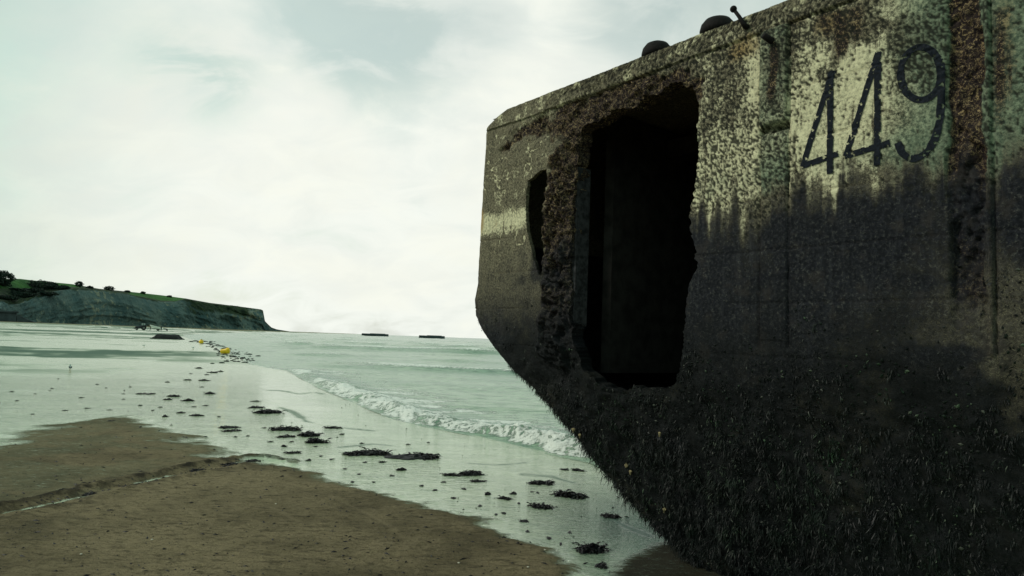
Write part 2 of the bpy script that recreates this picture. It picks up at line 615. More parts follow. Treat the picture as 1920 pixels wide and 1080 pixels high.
M_GULLB = simple_mat('black_wing_tips', (.03, .04, .045), .8, 0, .2, 30, .1, .01)
M_BEAK = simple_mat('gull_beak', (.35, .27, .06), .6, 0, .1, 30, 0)
M_SHELL = simple_mat('bleached_shell', (.55, .5, .4), .6, 0, .2, 30, .1, .01)
M_CAISSON = simple_mat('distant_concrete', (.05, .065, .07), .85, 0, .3, .3, .3, .2)
M_BARK = simple_mat('dark_bark', (.03, .027, .02), .9, 0, .3, 4, .3, .1)
M_LEAF = weed_material('hedge_foliage', (.007, .015, .013), (.022, .042, .030), (.03, .048, .03), .7)


# ------------------------------------------------------------------ the sea's edge and the beach
BREAK_PX = [(1150, 884), (1112, 868), (1040, 853), (960, 835), (880, 815), (800, 800), (740, 785), (690, 765), (640, 743), (600, 727), (565, 708), (540, 694)]
BREAK = [gnd(*p)[:2] for p in BREAK_PX]
FAR_PX = [(505, 690), (475, 684), (452, 672), (430, 660), (402, 648), (376, 640), (352, 633.5), (345, 628), (410, 624.8), (470, 623.6), (512, 623.0)]
EDGE = [np.array((40., 6.5)), np.array((6., 7.2)), np.array((2.6, 7.9))] + BREAK + [gnd(*p)[:2] for p in FAR_PX]
SEA_POLY = EDGE + [np.array((-520., 2500.)), np.array((-3000., 9000.)), np.array((9000., 9000.)), np.array((9000., 6.))]

DRY_PX = [(-420, 905), (-120, 868), (20, 838), (90, 806), (150, 788), (225, 783), (290, 802), (345, 820), (385, 838), (430, 851), (470, 857), (510, 866), (540, 880),
          (585, 888), (625, 903), (680, 920), (740, 935), (800, 947), (850, 962), (905, 977), (955, 998), (1000, 1020), (1060, 1062), (1085, 1090)]
DRY_POLY = [gnd(*p)[:2] for p in DRY_PX] + [np.array(q) for q in ((.9, 2.6), (1.6, .5), (2., -30.), (-40., -30.), (-30., 3.))]
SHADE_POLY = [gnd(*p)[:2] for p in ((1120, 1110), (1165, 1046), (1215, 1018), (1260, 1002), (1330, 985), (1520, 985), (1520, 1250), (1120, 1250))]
SWASH = [[gnd(*q)[:2] for q in l] for l in (((492, 731), (530, 733), (562, 739), (588, 735), (606, 739)), ((524, 764), (548, 772), (566, 783), (574, 790), (605, 797), (650, 803), (700, 808)),
                                               ((880, 869), (930, 873), (985, 868)), ((640, 838), (700, 832), (748, 837)), ((1150, 975), (1180, 990), (1215, 1005)), ((985, 890), (1030, 893), (1075, 905)))]
RUT = [gnd(*p)[:2] for p in ((-160, 1010), (0, 966), (120, 938), (240, 913), (330, 893), (420, 877), (480, 863), (520, 868))]


def polar(az, rad):
    A, R_ = np.meshgrid(az, rad)
    return np.sin(A) * R_, np.cos(A) * R_, A, R_


def sea_sd(x, y):
    return poly_sdf(x, y, SEA_POLY)


def ground_height(x, y):
    sd = sea_sd(x, y)
    r = np.hypot(x, y)
    dd = poly_sdf(x, y, DRY_POLY)
    nz = fbm(x * 1.3, y * 2.0, 3, 5) - .5
    nz2 = fbm(x * 6., y * 9., 8, 4) - .5
    leftness = sst(-1.5, -4.5, x) * sst(3.5, 6, y)
    dd2 = dd + nz * (.35 + .9 * leftness) + nz2 * .22
    dry = sst(-.14 - .35 * leftness, .24 + .35 * leftness, dd2)
    z = dry * .030 + (fbm(x * .5, y * .5, 21, 3) - .5) * .02 * sst(2, 5, r) * (1 - sst(60, 200, r))
    z += dry * (nz2 * .010 + (fbm(x * 14, y * 18, 31, 4) - .5) * .018)
    wet = 1 - dry
    # the double ridge of a keel mark and the trickle that lies in it
    d, arc, side = line_dist(x, y, RUT)
    d = d * side + (fbm(arc * 1.2, arc * 0 + .3, 41, 4) - .5) * .22
    fade = sst(0, .6, arc) * (1 - sst(7.4, 8.4, arc))
    lump = fbm(x * 7, y * 7, 44, 4)
    ridge = np.exp(-((d - .17) / .09) ** 2) * (.5 + 1.7 * lump) + .45 * np.exp(-((d + .17) / .06) ** 2) * lump * 2
    near = (np.abs(d) < .6) * fade
    z += near * (ridge * .024 - np.exp(-(d / .06) ** 2) * .016)
    lump_shade_m = np.clip(near * (sst(.35, 1.1, ridge) * .55 * sst(.30, .62, fbm(x * 11, y * 11, 48, 4)) + .5 * sst(.52, .62, fbm(x * 9, y * 9, 46, 4)) * np.exp(-(d / .3) ** 2)), 0, 1)
    wet = np.maximum(wet, .30 * leftness * sst(.35, .6, nz + .5))  # damp left end, also carrying the vignette's darkening as painted tone
    gut = np.exp(-((d + .02) / .032) ** 2) * sst(.47, .55, fbm(arc * 1.9, arc * 0 + 4.2, 47, 3)) * near
    wet = np.maximum(wet, gut)
    wet = np.clip(wet - near * sst(.3, 1., ridge) * .5, 0, 1)
    # damp streaks crossing the flats further off
    swash = np.zeros_like(x)
    for ln_ in SWASH:
        dl = line_dist(x, y, ln_)[0] + (fbm(x * 2.2, y * 2.2, 59, 3) - .5) * .12
        swash = np.maximum(swash, np.exp(-(dl / (.012 + .0035 * r)) ** 2))
    st = fbm(x * .045 + .4, y * .13, 51, 6, .62)
    st2 = fbm(x * .016, y * .075, 57, 5, .6)
    stf = fbm(x * .35, y * .55, 53, 4, .6)
    lf = 1 - sst(-22, -8, x)
    zone = np.exp(-((np.log(np.maximum(r, 1)) - math.log(46)) / .34) ** 2)
    mixn = st * .5 + st2 * .35 + stf * .15
    band = sst(.52, .60, mixn + zone * .12 - .02) * sst(17, 28, r) * (.25 + .75 * lf)
    band = np.maximum(band, sst(.56, .64, st * .6 + stf * .4) * .45 * sst(8, 14, r) * (.3 + .7 * sst(-3, -9, x)))
    band = np.maximum(band, .9 * sst(.50, .56, st2 * .7 + st * .3) * sst(70, 150, r) * (1 - sst(-60, -20, x)))
    band *= sst(0, -2.5, sd) * .5 + .5
    band = np.maximum(band, swash * .8)
    damp_hull_shade = sst(-.10, .15, poly_sdf(x, y, SHADE_POLY) + nz * .25)
    wet = np.minimum(wet, 1 - .72 * damp_hull_shade)
    lump_shade_m = np.maximum(lump_shade_m, damp_hull_shade * .85)  # shade of the hull painted onto the damp sand beside it
    ripple_reflect = 1.25 * np.exp(-(((x - 1.3) / .95) ** 2 + ((y - 5.6) / 1.7) ** 2)) + .12  # rippled pool, also the mask for the hull's painted reflection
    # the shore falls away under the sea and climbs to the foot of the cliff
    z = np.where(sd > 0, np.minimum(z, .004) - np.minimum(.05 * sd, 1.2), z)
    rise = sst(330, 480, r) * sst(0, -40, sd)
    z += rise * 1.3
    wet = wet * (1 - .75 * sst(390, 470, r) * sst(0, -30, sd))
    return z, wet, band * wet, ripple_reflect, lump_shade_m


DRAG = [[gnd(*q)[:2] for q in l] for l in (((203, 938), (290, 978), (350, 1010)), ((504, 884), (540, 900), (572, 918)), ((293, 930), (347, 962), (400, 990)), ((400, 905), (470, 935), (560, 985)),
                                              ((620, 935), (700, 975), (760, 1015)), ((100, 985), (190, 1030), (240, 1062)), ((560, 1040), (640, 1010), (730, 1030)), ((758, 1040), (788, 1015)))]


def drag_marks(x, y):
    m = np.zeros_like(x)
    for l in DRAG:
        dl, arc, _ = line_dist(x, y, l)
        dl = dl + (fbm(x * 6, y * 6, 63, 4) - .5) * .07
        m = np.maximum(m, np.exp(-(dl / .022) ** 2) * sst(.35, .6, fbm(x * 3, y * 3, 65, 3)))
    return m


AZF = np.radians(np.linspace(-41, 41, 830))
az_all = np.concatenate([np.radians(np.linspace(-180, -41.5, 70)), AZF, np.radians(np.linspace(41.5, 180, 70))])
dy_rows = np.concatenate([np.linspace(640, 40, 420), np.linspace(39, 6, 50), np.geomspace(5.6, .55, 26)])
rad_rows = np.concatenate([[.02, .4, .8, 1.2, 1.6, 2.0, 2.4, 2.75], CAM_Z * F_PX / dy_rows, [5000., 9000.]])
gx, gy, ga, gr = polar(az_all, rad_rows)
gz, gwet, gband, grip_reflect, glump_shade = ground_height(gx, gy)
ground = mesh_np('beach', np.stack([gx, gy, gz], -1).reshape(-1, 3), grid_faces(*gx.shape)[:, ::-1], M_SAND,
                 attrs=dict(wet=gwet, band=gband, ripple_reflect=grip_reflect, lump=glump_shade, mark=drag_marks(gx, gy), far=sst(14, 34, gr) + 0 * gx))
tag(ground, kind='structure', label='wet sandy beach with a brown drier bank in front')


def ground_z(x, y):
    a = np.array([float(x)])
    b = np.array([float(y)])
    return float(ground_height(a, b)[0][0])


# ------------------------------------------------------------------ the sea
az_sea = np.radians(np.linspace(-30, 41, 760))
dys = np.concatenate([np.linspace(262, 40, 300), np.linspace(39.4, 8, 70), np.geomspace(7.8, .25, 60)])
sx, sy, sa, sr = polar(az_sea, CAM_Z * F_PX / dys)
ssd = sea_sd(sx, sy)
bd, barc, bside = line_dist(sx, sy, BREAK)
off = np.where(ssd > 0, bd, -bd)
jit = (fbm(barc * .8, barc * 0, 61, 4) - .5) * .55 + (fbm(sx * 1.4, sy * 1.4, 64, 4) - .5) * .5
o2 = off + jit
amp = .55 + .9 * fbm(barc * .5 + 3, barc * 0 + 2, 66, 3)
along = sst(0, .4, barc) * (1 - sst(20, 27, barc))
front = np.where(o2 < .22, np.exp(-((o2 - .22) / .13) ** 2), np.exp(-((o2 - .22) / .62) ** 2))
lumps = fbm(sx * 5, sy * 4, 67, 5, .7)
lumps2 = 1 - np.abs(2 * fbm(sx * 3.2, sy * 2.2, 69, 4, .6) - 1)
sz = .006 + front * amp * (1 - .5 * sst(9, 19, barc)) * .15 * along * (.30 + .7 * lumps + .55 * lumps2 * sst(.0, .3, o2))
lace = fbm(sx * 1.3, sy * 2.0, 68, 5, .6)
foam = along * (sst(-.08, .10, o2) * (1 - sst(.25, .85, o2)) * (.20 + .48 * lumps2 + .16 * amp) + sst(.2, .7, o2) * (1 - sst(1.4, 3.4, o2)) * (.14 + .72 * sst(.38, .60, lace)))
foam *= 1 - .45 * sst(9, 19, barc) * (1 - sst(.5, .6, fbm(barc * .9, barc * 0 + 8, 70, 3)))
foam = np.maximum(foam, along * .5 * sst(-.05, .02, o2) * (1 - sst(.02, .12, o2)))
# a second crest just behind, and ever longer swell further out
sw = sst(2., 8., ssd)
phase = sr * .80 + sx * .28 + (fbm(sx * .06, sy * .06, 71, 4) - .5) * 9 * sst(15, 40, sr)
for lam, a_, k in ((2.9, .035, 1), (8.5, .20, 2), (19., .40, 3)):
    seg = fbm(sx / (lam * 2.3), sy / (lam * .9), 72 + k, 3)
    cr_ = .5 + .5 * np.cos(2 * math.pi * (phase / lam + seg * 1.6))
    crest = cr_ ** (5 if k == 1 else 9)
    rr = sst(lam * 1.5, lam * 4, sr) * sst(.8, lam * .8, ssd)
    sz += a_ * crest * sst(.35, .65, seg) * rr
    if k > 1:
        foam = np.maximum(foam, rr * sst(.45, .95, crest) * sst(.50, .62, seg) * .85 * (1 - sst(150, 420, sr)))
sz += (fbm(sx * .9, sy * 1.6, 79, 4) - .5) * .05 * sst(.6, 3, ssd)
sz *= sst(-.05, .5, ssd) * .9 + .1
deep = np.clip(.12 + .30 * sst(2, 9, ssd) * sst(-5, 0, sx) + .75 * sst(15, 220, ssd) + (fbm(sx * .25, sy * .6, 81, 4) - .5) * .7 + .5 * np.exp(-((o2 - 1.0) / .5) ** 2) * along, 0, 1)
vid = np.arange(sx.size).reshape(sx.shape)
fs = grid_faces(*sx.shape)
keep = (ssd.ravel()[fs] > -.05).any(1)
fs = fs[keep]
used = np.unique(fs)
remap = np.full(sx.size, -1)
remap[used] = np.arange(len(used))
sz = np.where(ssd < 0, .004, sz)
sea = mesh_np('sea', np.stack([sx, sy, sz], -1).reshape(-1, 3)[used], remap[fs][:, ::-1], M_SEA,
              attrs=dict(foam=foam.ravel()[used], deep=deep.ravel()[used]))
tag(sea, kind='structure', label='green grey sea with small foaming waves')


# ------------------------------------------------------------------ headland
def headland_material():
    m, t, b = new_mat('marl_cliff_haze')
    co = t.new('ShaderNodeTexCoord').outputs['Object']
    gm, sm = t.attr('grass'), t.attr('scrub')
    n1 = t.noise(co, .035, 6, .6)
    n2 = t.noise(co, .16, 6, .62)
    lay = t.noise(t.scalev(co, (.3, .3, 1.6)), .09, 5, .6)
    rt = t.new('ShaderNodeMapping')
    t.put(rt.inputs['Vector'], co)
    rt.inputs['Rotation'].default_value = (0, .55, 0)
    vert = t.noise(t.scalev(rt.outputs[0], (1., .35, .2)), .10, 6, .65, .8)
    n3 = t.noise(co, .5, 5, .65)
    c = t.mix(t.ramp(n1, .3, .7), (.078, .140, .144), (.15, .20, .182))  # marl tones with the distance haze mixed into the colour
    c = t.mix(t.ramp(vert, .45, .62, 0., .7), c, (.034, .07, .074))
    c = t.mix(t.ramp(vert, .42, .30, 0., .6), c, (.19, .24, .22))
    c = t.mix(t.ramp(lay, .54, .70, 0., .10), c, (.030, .056, .056))
    c = t.mix(t.ramp(n3, .5, .72, 0., .5), c, (.022, .042, .042))
    c = t.mix(t.ramp(t.math('MULTIPLY', n2, t.math('ADD', t.attr('pale'), .92)), .54, .64, 0., .85), c, (.27, .28, .205))
    sc = t.mix(t.ramp(n2, .3, .7), (.014, .026, .018), (.045, .07, .035))
    c = t.mix(t.ramp(t.math('ADD', sm, t.math('MULTIPLY', t.math('SUBTRACT', n2, .5), 1.)), .3, .7), c, sc)
    gr = t.mix(t.ramp(n1, .3, .7), (.028, .098, .026), (.05, .15, .035))
    c = t.mix(t.ramp(gm, .3, .7), c, gr)
    t.put(b.inputs['Base Color'], c)
    b.inputs['Roughness'].default_value = .9
    b.inputs['Specular IOR Level'].default_value = .1
    t.put(b.inputs['Normal'], t.bump(t.math('ADD', n2, t.math('MULTIPLY', vert, 1.2)), 1., 5.))
    return m


M_CLIFF = headland_material()
cpx = np.concatenate([np.linspace(-900, -120, 120), np.linspace(-118, 478, 620), np.linspace(478.5, 546, 130)])
dep = np.interp(cpx, [-900, -120, 0, 505, 546], [300, 470, 505, 980, 1090])
ytop = np.interp(cpx, [-900, -200, -40, 5, 30, 60, 130, 180, 250, 300, 345, 390, 430, 470, 488, 492, 494.5, 497, 503, 510, 520, 546],
                 [470, 498, 518, 523, 522.5, 526, 532.5, 541, 548, 553.5, 559.5, 567.5, 572.5, 577.5, 580, 582, 592, 602, 608, 614, 617.5, 621.8])
yedge = np.interp(cpx, [-900, -200, 0, 40, 90, 140, 180, 230, 270, 300, 325, 345, 390, 470, 488, 546],
                  [560, 574, 563, 560, 549, 540.5, 543.5, 550, 559, 566.5, 567, 561.5, 568.5, 578.5, 581, 622])
yedge = np.maximum(yedge, ytop + .6)
top_z = np.array([at_depth(a, b_, d)[2] for a, b_, d in zip(cpx, ytop, dep)])
edge_z = np.array([at_depth(a, b_, d)[2] for a, b_, d in zip(cpx, yedge, dep)])
DX = np.array([ray(a, 600)[0] / ray(a, 600)[1] for a in cpx])
tv = np.concatenate([[-.06], np.linspace(0, 1, 46), 1 + np.linspace(.08, 1, 14), [2.4, 4.]])
T, I = np.meshgrid(tv, np.arange(len(cpx)), indexing='ij')
ez, tz = np.maximum(edge_z, .4)[I], np.maximum(top_z, .6)[I]
dd_, dx_ = dep[I], DX[I]
tf = np.clip(T, 0, 1)
back = np.where(T <= 1, 26 * (tf ** .6 * .35 + .65 * tf ** 2.2), 26 + (np.clip(T, 1, 2) - 1) * 130 + np.clip(T - 2, 0, 2) * 180) * np.clip(ez / 25, .12, 1)
wx = dx_ * dd_
gul = fbm(wx / 11 + T * .8, T * 1.3 + 3, 91, 6, .62)
gul2 = 1 - np.abs(2 * fbm(wx / 32 + T * 1.5, T * 1.3, 96, 4) - 1)
rough = (gul - .5) * 26 + (gul2 - .6) * 16
back = back + rough * np.clip(ez / 25, .1, 1) * sst(-.1, .25, T) * (1 - sst(.96, 1.1, T))
D_ = dd_ + back
# heights keep the same sight line as the outline while the ground runs back
hz = np.where(T <= 1, -1.2 + (ez + 1.2) * np.where(T < 0, 0, tf), ez + (tz - ez) * sst(0, 1, (np.clip(T, 1, 2) - 1)))
hz = np.where(T > .5, CAM_Z + (hz - CAM_Z) * (D_ / dd_) ** np.clip((T - .5) * 2, 0, 1) - np.clip(T - 2, 0, 2) * 6, hz)
hz += (fbm(wx / 6, T * 2, 99, 4) - .5) * 2.6 * sst(0, .2, T) * (1 - sst(1.6, 2, T)) * np.clip(ez / 25, .1, 1)
slope_t = np.clip(T - 1, 0, 1)
cx_ = cpx[I]
grass = sst(.42, .62, slope_t + (fbm(wx / 20, T * 3, 103, 3) - .5) * .2) * np.clip((1 - sst(135, 160, cx_)) + sst(222, 240, cx_) * (1 - sst(335, 356, cx_)), 0, 1)
grass = np.maximum(grass, sst(.14, .34, slope_t + (gul - .5) * .5) * sst(228, 250, cx_) * (1 - sst(335, 356, cx_)))
scrub = np.maximum(sst(.84, 1.0, T + (gul - .5) * .5), sst(.30, .9, T + (gul2 - .6) * .5) * sst(315, 375, cx_) * .85 * (1 - sst(455, 480, cx_)))
palem = np.exp(-((cx_ - 462) / 22) ** 2) * .45 * sst(.4, .7, T) + np.exp(-((cx_ - 185) / 22) ** 2) * .16 + .12 * (1 - sst(.1, .3, T))
cliff = mesh_np('headland', np.stack([dx_ * D_, D_, hz], -1).reshape(-1, 3), grid_faces(*T.shape), M_CLIFF,
                attrs=dict(grass=grass, scrub=scrub, pale=palem))
tag(cliff, kind='structure', label='grey green sea cliff with grass on top, running out to a point')
CLIFF_V = np.stack([dx_ * D_, D_, hz], -1)


def project(P):
    q = P - EYE
    z = q @ fw
    return 960 + F_PX * (q @ cr) / z, 540 - F_PX * (q @ cu) / z


CPX, CPY = project(CLIFF_V)


def leaf_cloud(n, rx, rz, size, seed, zoff, gaps=.42):
    r_ = np.random.default_rng(seed)
    P = r_.normal(size=(n * 3, 3))
    P /= np.linalg.norm(P, axis=1)[:, None]
    k = fbm(P[:, 0] * 2.2 + 5 * P[:, 2], P[:, 1] * 2.2 + 3, seed, 3)
    P *= (.55 + .45 * r_.random(len(P)) ** .5)[:, None] * (.30 + 1.35 * k)[:, None]
    P = P[k > gaps - .12][:n]
    P = P * [rx, rx, rz] + [0, 0, zoff]
    a = r_.normal(size=P.shape)
    a /= np.linalg.norm(a, axis=1)[:, None]
    b = np.cross(a, r_.normal(size=P.shape))
    b /= np.linalg.norm(b, axis=1)[:, None]
    s = size * (.6 + .8 * r_.random(len(P)))[:, None]
    V = np.stack([P - a * s, P - b * s * .6, P + a * s, P + b * s * .6], 1).reshape(-1, 3)
    Fc = np.arange(len(V)).reshape(-1, 4)
    tone = np.repeat(r_.random(len(P)) * .9, 4)
    return V, Fc, tone


TREES = [
    (6, 534, 12, 13, 'tree', 'big round dark tree on the skyline at the far left of the headland'),
    (-16, 533, 14, 13, 'tree', 'dark tree cut by the left edge of the photo on the headland'),
    (74, 541.5, 15, 8, 'bush', 'broad dark bush on the grass slope right of the big round tree'),
    (98, 542, 8, 6, 'bush', 'smaller dark bush touching the right side of the broad bush'),
    (118, 543, 8, 4.5, 'bush', 'low dark bush at the right end of the row along the cliff edge'),
    (149, 537.5, 5, 5.5, 'bush', 'lone round bush on the skyline right of the bright grass slope'),
    (204, 544.5, 6, 4, 'bush', 'low flat bush on the skyline above the middle of the cliff'),
    (168, 540.5, 4, 2.5, 'bush', 'tiny bush on the skyline just right of the lone round bush'),
    (268, 551.5, 3, 2.5, 'bush', 'tiny bush on the skyline above the second green patch'),
    (40, 556, 18, 5, 'bush', 'long dark thicket on the cliff edge below the bright grass slope'),
    (12, 561, 14, 4, 'bush', 'dark thicket on the cliff edge at the far left below the big tree'),
    (62, 549, 14, 4, 'bush', 'long low thicket below the broad bush, between grass and cliff face'),
    (30, 546, 12, 3.5, 'bush', 'flat thicket in the rough slope under the bright grass'),
    (318, 557, 3, 2, 'bush', 'tiny bush on the skyline at the right end of the second green patch'),
    (238, 548.5, 4, 2.2, 'bush', 'tiny low bush on the skyline left of the second green patch'),
    (88, 553, 10, 3.5, 'bush', 'dark thicket at the cliff edge below the smaller dark bush'),
]
for k, (px, py, rw, hh, kind, lab) in enumerate(TREES):
    rw, hh = rw * 1.35, hh * 1.4
    d2 = (CPX - px) ** 2 + ((CPY - py) * 3) ** 2 + np.where(T > 2.05, 1e9, 0)
    i = np.unravel_index(np.argmin(d2), d2.shape)
    base = CLIFF_V[i].copy()
    sc = base[1] / F_PX
    t_ = empty(kind, base - [0, 0, .4], lab, kind, 'trees and bushes on the headland')
    rx, h_ = rw * sc, hh * sc * 1.15
    V, Fc, tone = leaf_cloud(2600 if rw > 9 else 1400, rx, h_ * .62, .62 if rw > 9 else .45, 200 + k, h_ * .62)
    mesh_np('crown', V, Fc, M_LEAF, t_, attrs=dict(tone=tone), smooth=False)
    bm = bmesh.new()
    add_tube(bm, [(0, 0, -.5), (.1, 0, h_ * .3), (.2, .1, h_ * .75)], [.35 * h_ / 5, .25 * h_ / 5, .08 * h_ / 5], 7)
    add_tube(bm, [(.1, 0, h_ * .3), (rx * .4, .1, h_ * .75)], [.16 * h_ / 5, .05], 6)
    add_tube(bm, [(.1, 0, h_ * .28), (-rx * .4, -.2, h_ * .7)], [.15 * h_ / 5, .05], 6)
    bm_obj('trunk', bm, M_BARK, t_)

# ------------------------------------------------------------------ the wrecked concrete pontoon
along_v = ray(-65, 600)
along_v[2] = 0
along_v /= np.linalg.norm(along_v)
nrm = np.array([-along_v[1], along_v[0], 0.])
if nrm @ fw > 0:
    nrm = -nrm
INS = .38
W0 = gnd(1300, 1066) + nrm * INS


def inset(h):
    return INS * np.clip((1.5 - h) / 1.36, 0, 1.25) ** 1.4


def wall_px(px, py):
    """pixel of the photo -> (s, h) on the pontoon's side"""
    h = 2.
    for _ in range(12):
        d = ray(px, py)
        t = ((W0 - nrm * float(inset(np.array(h))) - EYE) @ nrm) / (d @ nrm)
        q = EYE + d * t
        h = q[2]
    return np.array([(W0 - q) @ along_v - S0, h])


S0 = 0.
S0 = wall_px(888, 530)[0]
WORG = W0 - along_v * S0          # s = 0 (far end), d = 0, h = 0
H_TOP = 3.515
S_FINE, S_END, WIDTH = 4.45, 10.6, 4.4


def wpos(s, h, d):
    """s from the far end towards the camera, h up, d out of the wall -> world"""
    s, h, d = np.broadcast_arrays(np.asarray(s, float), np.asarray(h, float), np.asarray(d, float))
    return WORG - s[..., None] * along_v + nrm * (d - inset(h))[..., None] + np.array([0, 0, 1.]) * h[..., None]


OUT_PX = [(905, 252), (897, 380), (890, 480), (888, 530), (883, 562), (884, 592), (900, 622), (920, 652), (945, 680), (970, 706), (1000, 736), (1030, 768), (1060, 801),
          (1100, 852), (1150, 912), (1190, 955), (1240, 1002), (1270, 1032), (1310, 1078)]
OUT = np.array([wall_px(*p) for p in OUT_PX])
OUT = np.vstack([[.34, H_TOP], [.20, 3.47], [.09, 3.42], OUT, [OUT[-1, 0] + .35, -.12], [OUT[-1, 0] + .7, -.3]])
o_h, o_s = OUT[::-1, 1], OUT[::-1, 0]


def s_min(h):
    return np.interp(h, o_h, o_s)


hs = np.linspace(-.3, H_TOP, 425)
us = np.linspace(0, 1, 500)
coarse = np.linspace(S_FINE, S_END, 70)[1:]
SM = s_min(hs)[:, None]
Sg = np.concatenate([SM + (S_FINE - SM) * us[None, :], np.repeat(coarse[None, :], len(hs), 0)], 1)
Hg = np.repeat(hs[:, None], Sg.shape[1], 1)
edge_fade = sst(0, .05, us)
e_n = (fbm(hs * 9, hs * 0 + 1.7, 300, 5, .6) - .5) * .055
Sg[:, :500] += e_n[:, None] * (1 - us[None, :]) ** 12
nr_, nc_ = Sg.shape


def P(*pts):
    return [wall_px(*q) for q in pts]


HOLE_BIG = P((1080, 268), (1090, 244), (1113, 224), (1150, 205), (1180, 200), (1205, 182), (1230, 178), (1248, 158), (1275, 150), (1296, 158), (1304, 175), (1307, 215), (1306, 270),
             (1308, 320), (1303, 350), (1298, 380), (1293, 425), (1298, 445), (1304, 460), (1306, 490), (1296, 535), (1284, 590), (1281, 640), (1278, 690), (1270, 718), (1245, 730),
             (1205, 727), (1165, 735), (1120, 718), (1088, 680), (1070, 640), (1064, 590), (1065, 520), (1068, 470), (1070, 400), (1073, 330))
HOLE_SMALL = P((1023, 316), (1005, 327), (990, 338), (986, 360), (985, 395), (988, 430), (993, 455), (1001, 490), (1006, 508), (1011, 520), (1016, 510),
               (1017, 490), (1017, 450), (1022, 420), (1023, 395), (1021, 360))
nzh = (fbm(Sg * 9, Hg * 9, 310, 5, .62) - .5) * .075 + (fbm(Sg * 34, Hg * 34, 315, 3) - .5) * .018
sd_big = poly_sdf(Sg, Hg, HOLE_BIG) + nzh
sd_small = poly_sdf(Sg, Hg, HOLE_SMALL) + nzh * .55
sd_hole = np.maximum(sd_big, sd_small)

# masks on the side
COP = .135
cop_line = H_TOP - COP + (fbm(Sg * 3, Sg * 0, 320, 4) - .5) * .018
is_cop = Hg > cop_line
dmg = poly_sdf(Sg, Hg, P((930, 285), (985, 228), (1060, 182), (1150, 148), (1225, 116), (1290, 118), (1325, 140), (1320, 190), (1290, 215), (1110, 290), (1100, 420), (1095, 560),
                         (1090, 700), (1028, 690), (1020, 600), (1012, 470), (1018, 330), (1030, 300), (1045, 262), (1020, 262), (985, 272)))
ero = sst(-.03, .10, dmg + (fbm(Sg * 7, Hg * 7, 330, 5, .6) - .5) * .22)
column = sst(-.02, .05, poly_sdf(Sg, Hg, P((1024, 300), (1066, 250), (1068, 700), (1012, 690))) + (fbm(Sg * 12, Hg * 12, 335, 3) - .5) * .08)
pa, pb = wall_px(1425, 300)[0], wall_px(1478, 300)[0]
is_pil = (Sg > pa) & (Sg < pb) & ~is_cop & (Hg > 1.55)
qa, qb = wall_px(1776, 300)[0], wall_px(1862, 300)[0]
rot = sst(-.01, .02, np.minimum(Sg - qa, qb - .03 - Sg) + (fbm(Sg * 14, Hg * 7, 340, 4) - .5) * .05) * sst(1.55, 1.9, Hg)
is_rot = (Sg > qa - .02) & (Sg < qb + .005) & ~is_cop & (Hg > 1.55)
below = sst(2.60, np.interp(Sg, [0, .9, 1.6], [1.90, 1.98, 2.16]), Hg + (fbm(Sg * 3.2, Hg * 5, 345, 6, .65) - .5) * .30 + (fbm(Sg * 17, Hg * .9, 346, 4, .6) - .5) * .42)
panelR = sst(-.03, .03, Sg - qb)

f1 = fbm(Sg * 3.1, Hg * 3.1, 350, 6, .55) - .5
f2 = fbm(Sg * 16, Hg * 16, 355, 5, .55) - .5
rg = 1 - np.abs(2 * fbm(Sg * 9, Hg * 9, 360, 5, .58) - 1)
Dp = f1 * .014 + f2 * .005
# pits left by the tide and by chips
pd, pr = cells(Sg * 40 + f2 * 1.6 + Hg * 8, Hg * 31 + f1 * 2, 370)
pd2, pr2 = cells(Sg * 62, Hg * 50 + f2, 375)
cl = fbm(Sg * 2.4, Hg * 2.0, 380, 4)
pzone = sst(pb - 2.2, pb - 1.6, Sg) * (1 - below) * (1 - ero) * (1 - .75 * panelR) * (1 - rot)
pzone = pzone * (.10 + 1.5 * sst(.44, .60, cl))
pit = sst(.40, .30, pd) * (pr < .55 * pzone) + .95 * sst(.44, .32, pd2) * (pr2 < .45 * pzone)
pit = np.clip(pit, 0, 1)
Dp -= pit * .0045
Dp += np.where(is_cop, .011 + (rg - .6) * .010 * sst(.4, .6, cl), 0)
Dp -= np.exp(-((Hg - cop_line) / .007) ** 2) * .018 * sst(.35, .5, fbm(Sg * 2.5, Sg * 0 + 5, 322, 3))
rgf = 1 - np.abs(2 * fbm(Sg * 17, Hg * 10, 362, 5, .6) - 1)
_, ch1 = cells(Sg * 13 + f2, Hg * 11 + f1 * 2, 501)
_, ch2 = cells(Sg * 34 + f2 * 2, Hg * 30, 505)
_, ch3 = cells(Sg * 15 + f2 * 2, Hg * 6 + f1, 508)
Dp += ero * (-.03 + (ch1 - .5) * .034 + (ch2 - .5) * .018 + (rgf - .6) * .035 + (fbm(Sg * 34, Hg * 26, 385, 4) - .5) * .02) * np.where(is_cop, .35, 1)
rgc = 1 - np.abs(2 * fbm(Sg * 15, Hg * 4.5, 364, 5, .62) - 1)
Dp += column * ((rgc - .5) * .07 + (ch3 - .5) * .05 + (ch2 - .5) * .012)
brk = wall_px(1450, 241)[1]
lowp = Hg < brk + (fbm(Sg * 30, Sg * 0, 395, 3) - .5) * .05
Dp += np.where(is_pil, np.where(lowp, .004, .03), 0)
Dp -= is_pil * np.exp(-((Hg - brk) / .022) ** 2) * .045
for se in (pa, pb, qb):
    Dp -= np.exp(-((Sg - se) / .006) ** 2) * .016 * (Hg > 1.5) * (~is_cop)
Dp += rot * (-.035 + (rgf - .6) * .03 + (ch3 - .5) * .04 + (ch2 - .5) * .016)
Dp += np.exp(-((Sg - (qb - .012)) / .010) ** 2) * .018 * (~is_cop) * (Hg > 1.5)
Dp += (fbm(Sg * 4, Hg * 4, 405, 6, .6) - .5) * .10 * sst(1.7, 1.0, Hg)
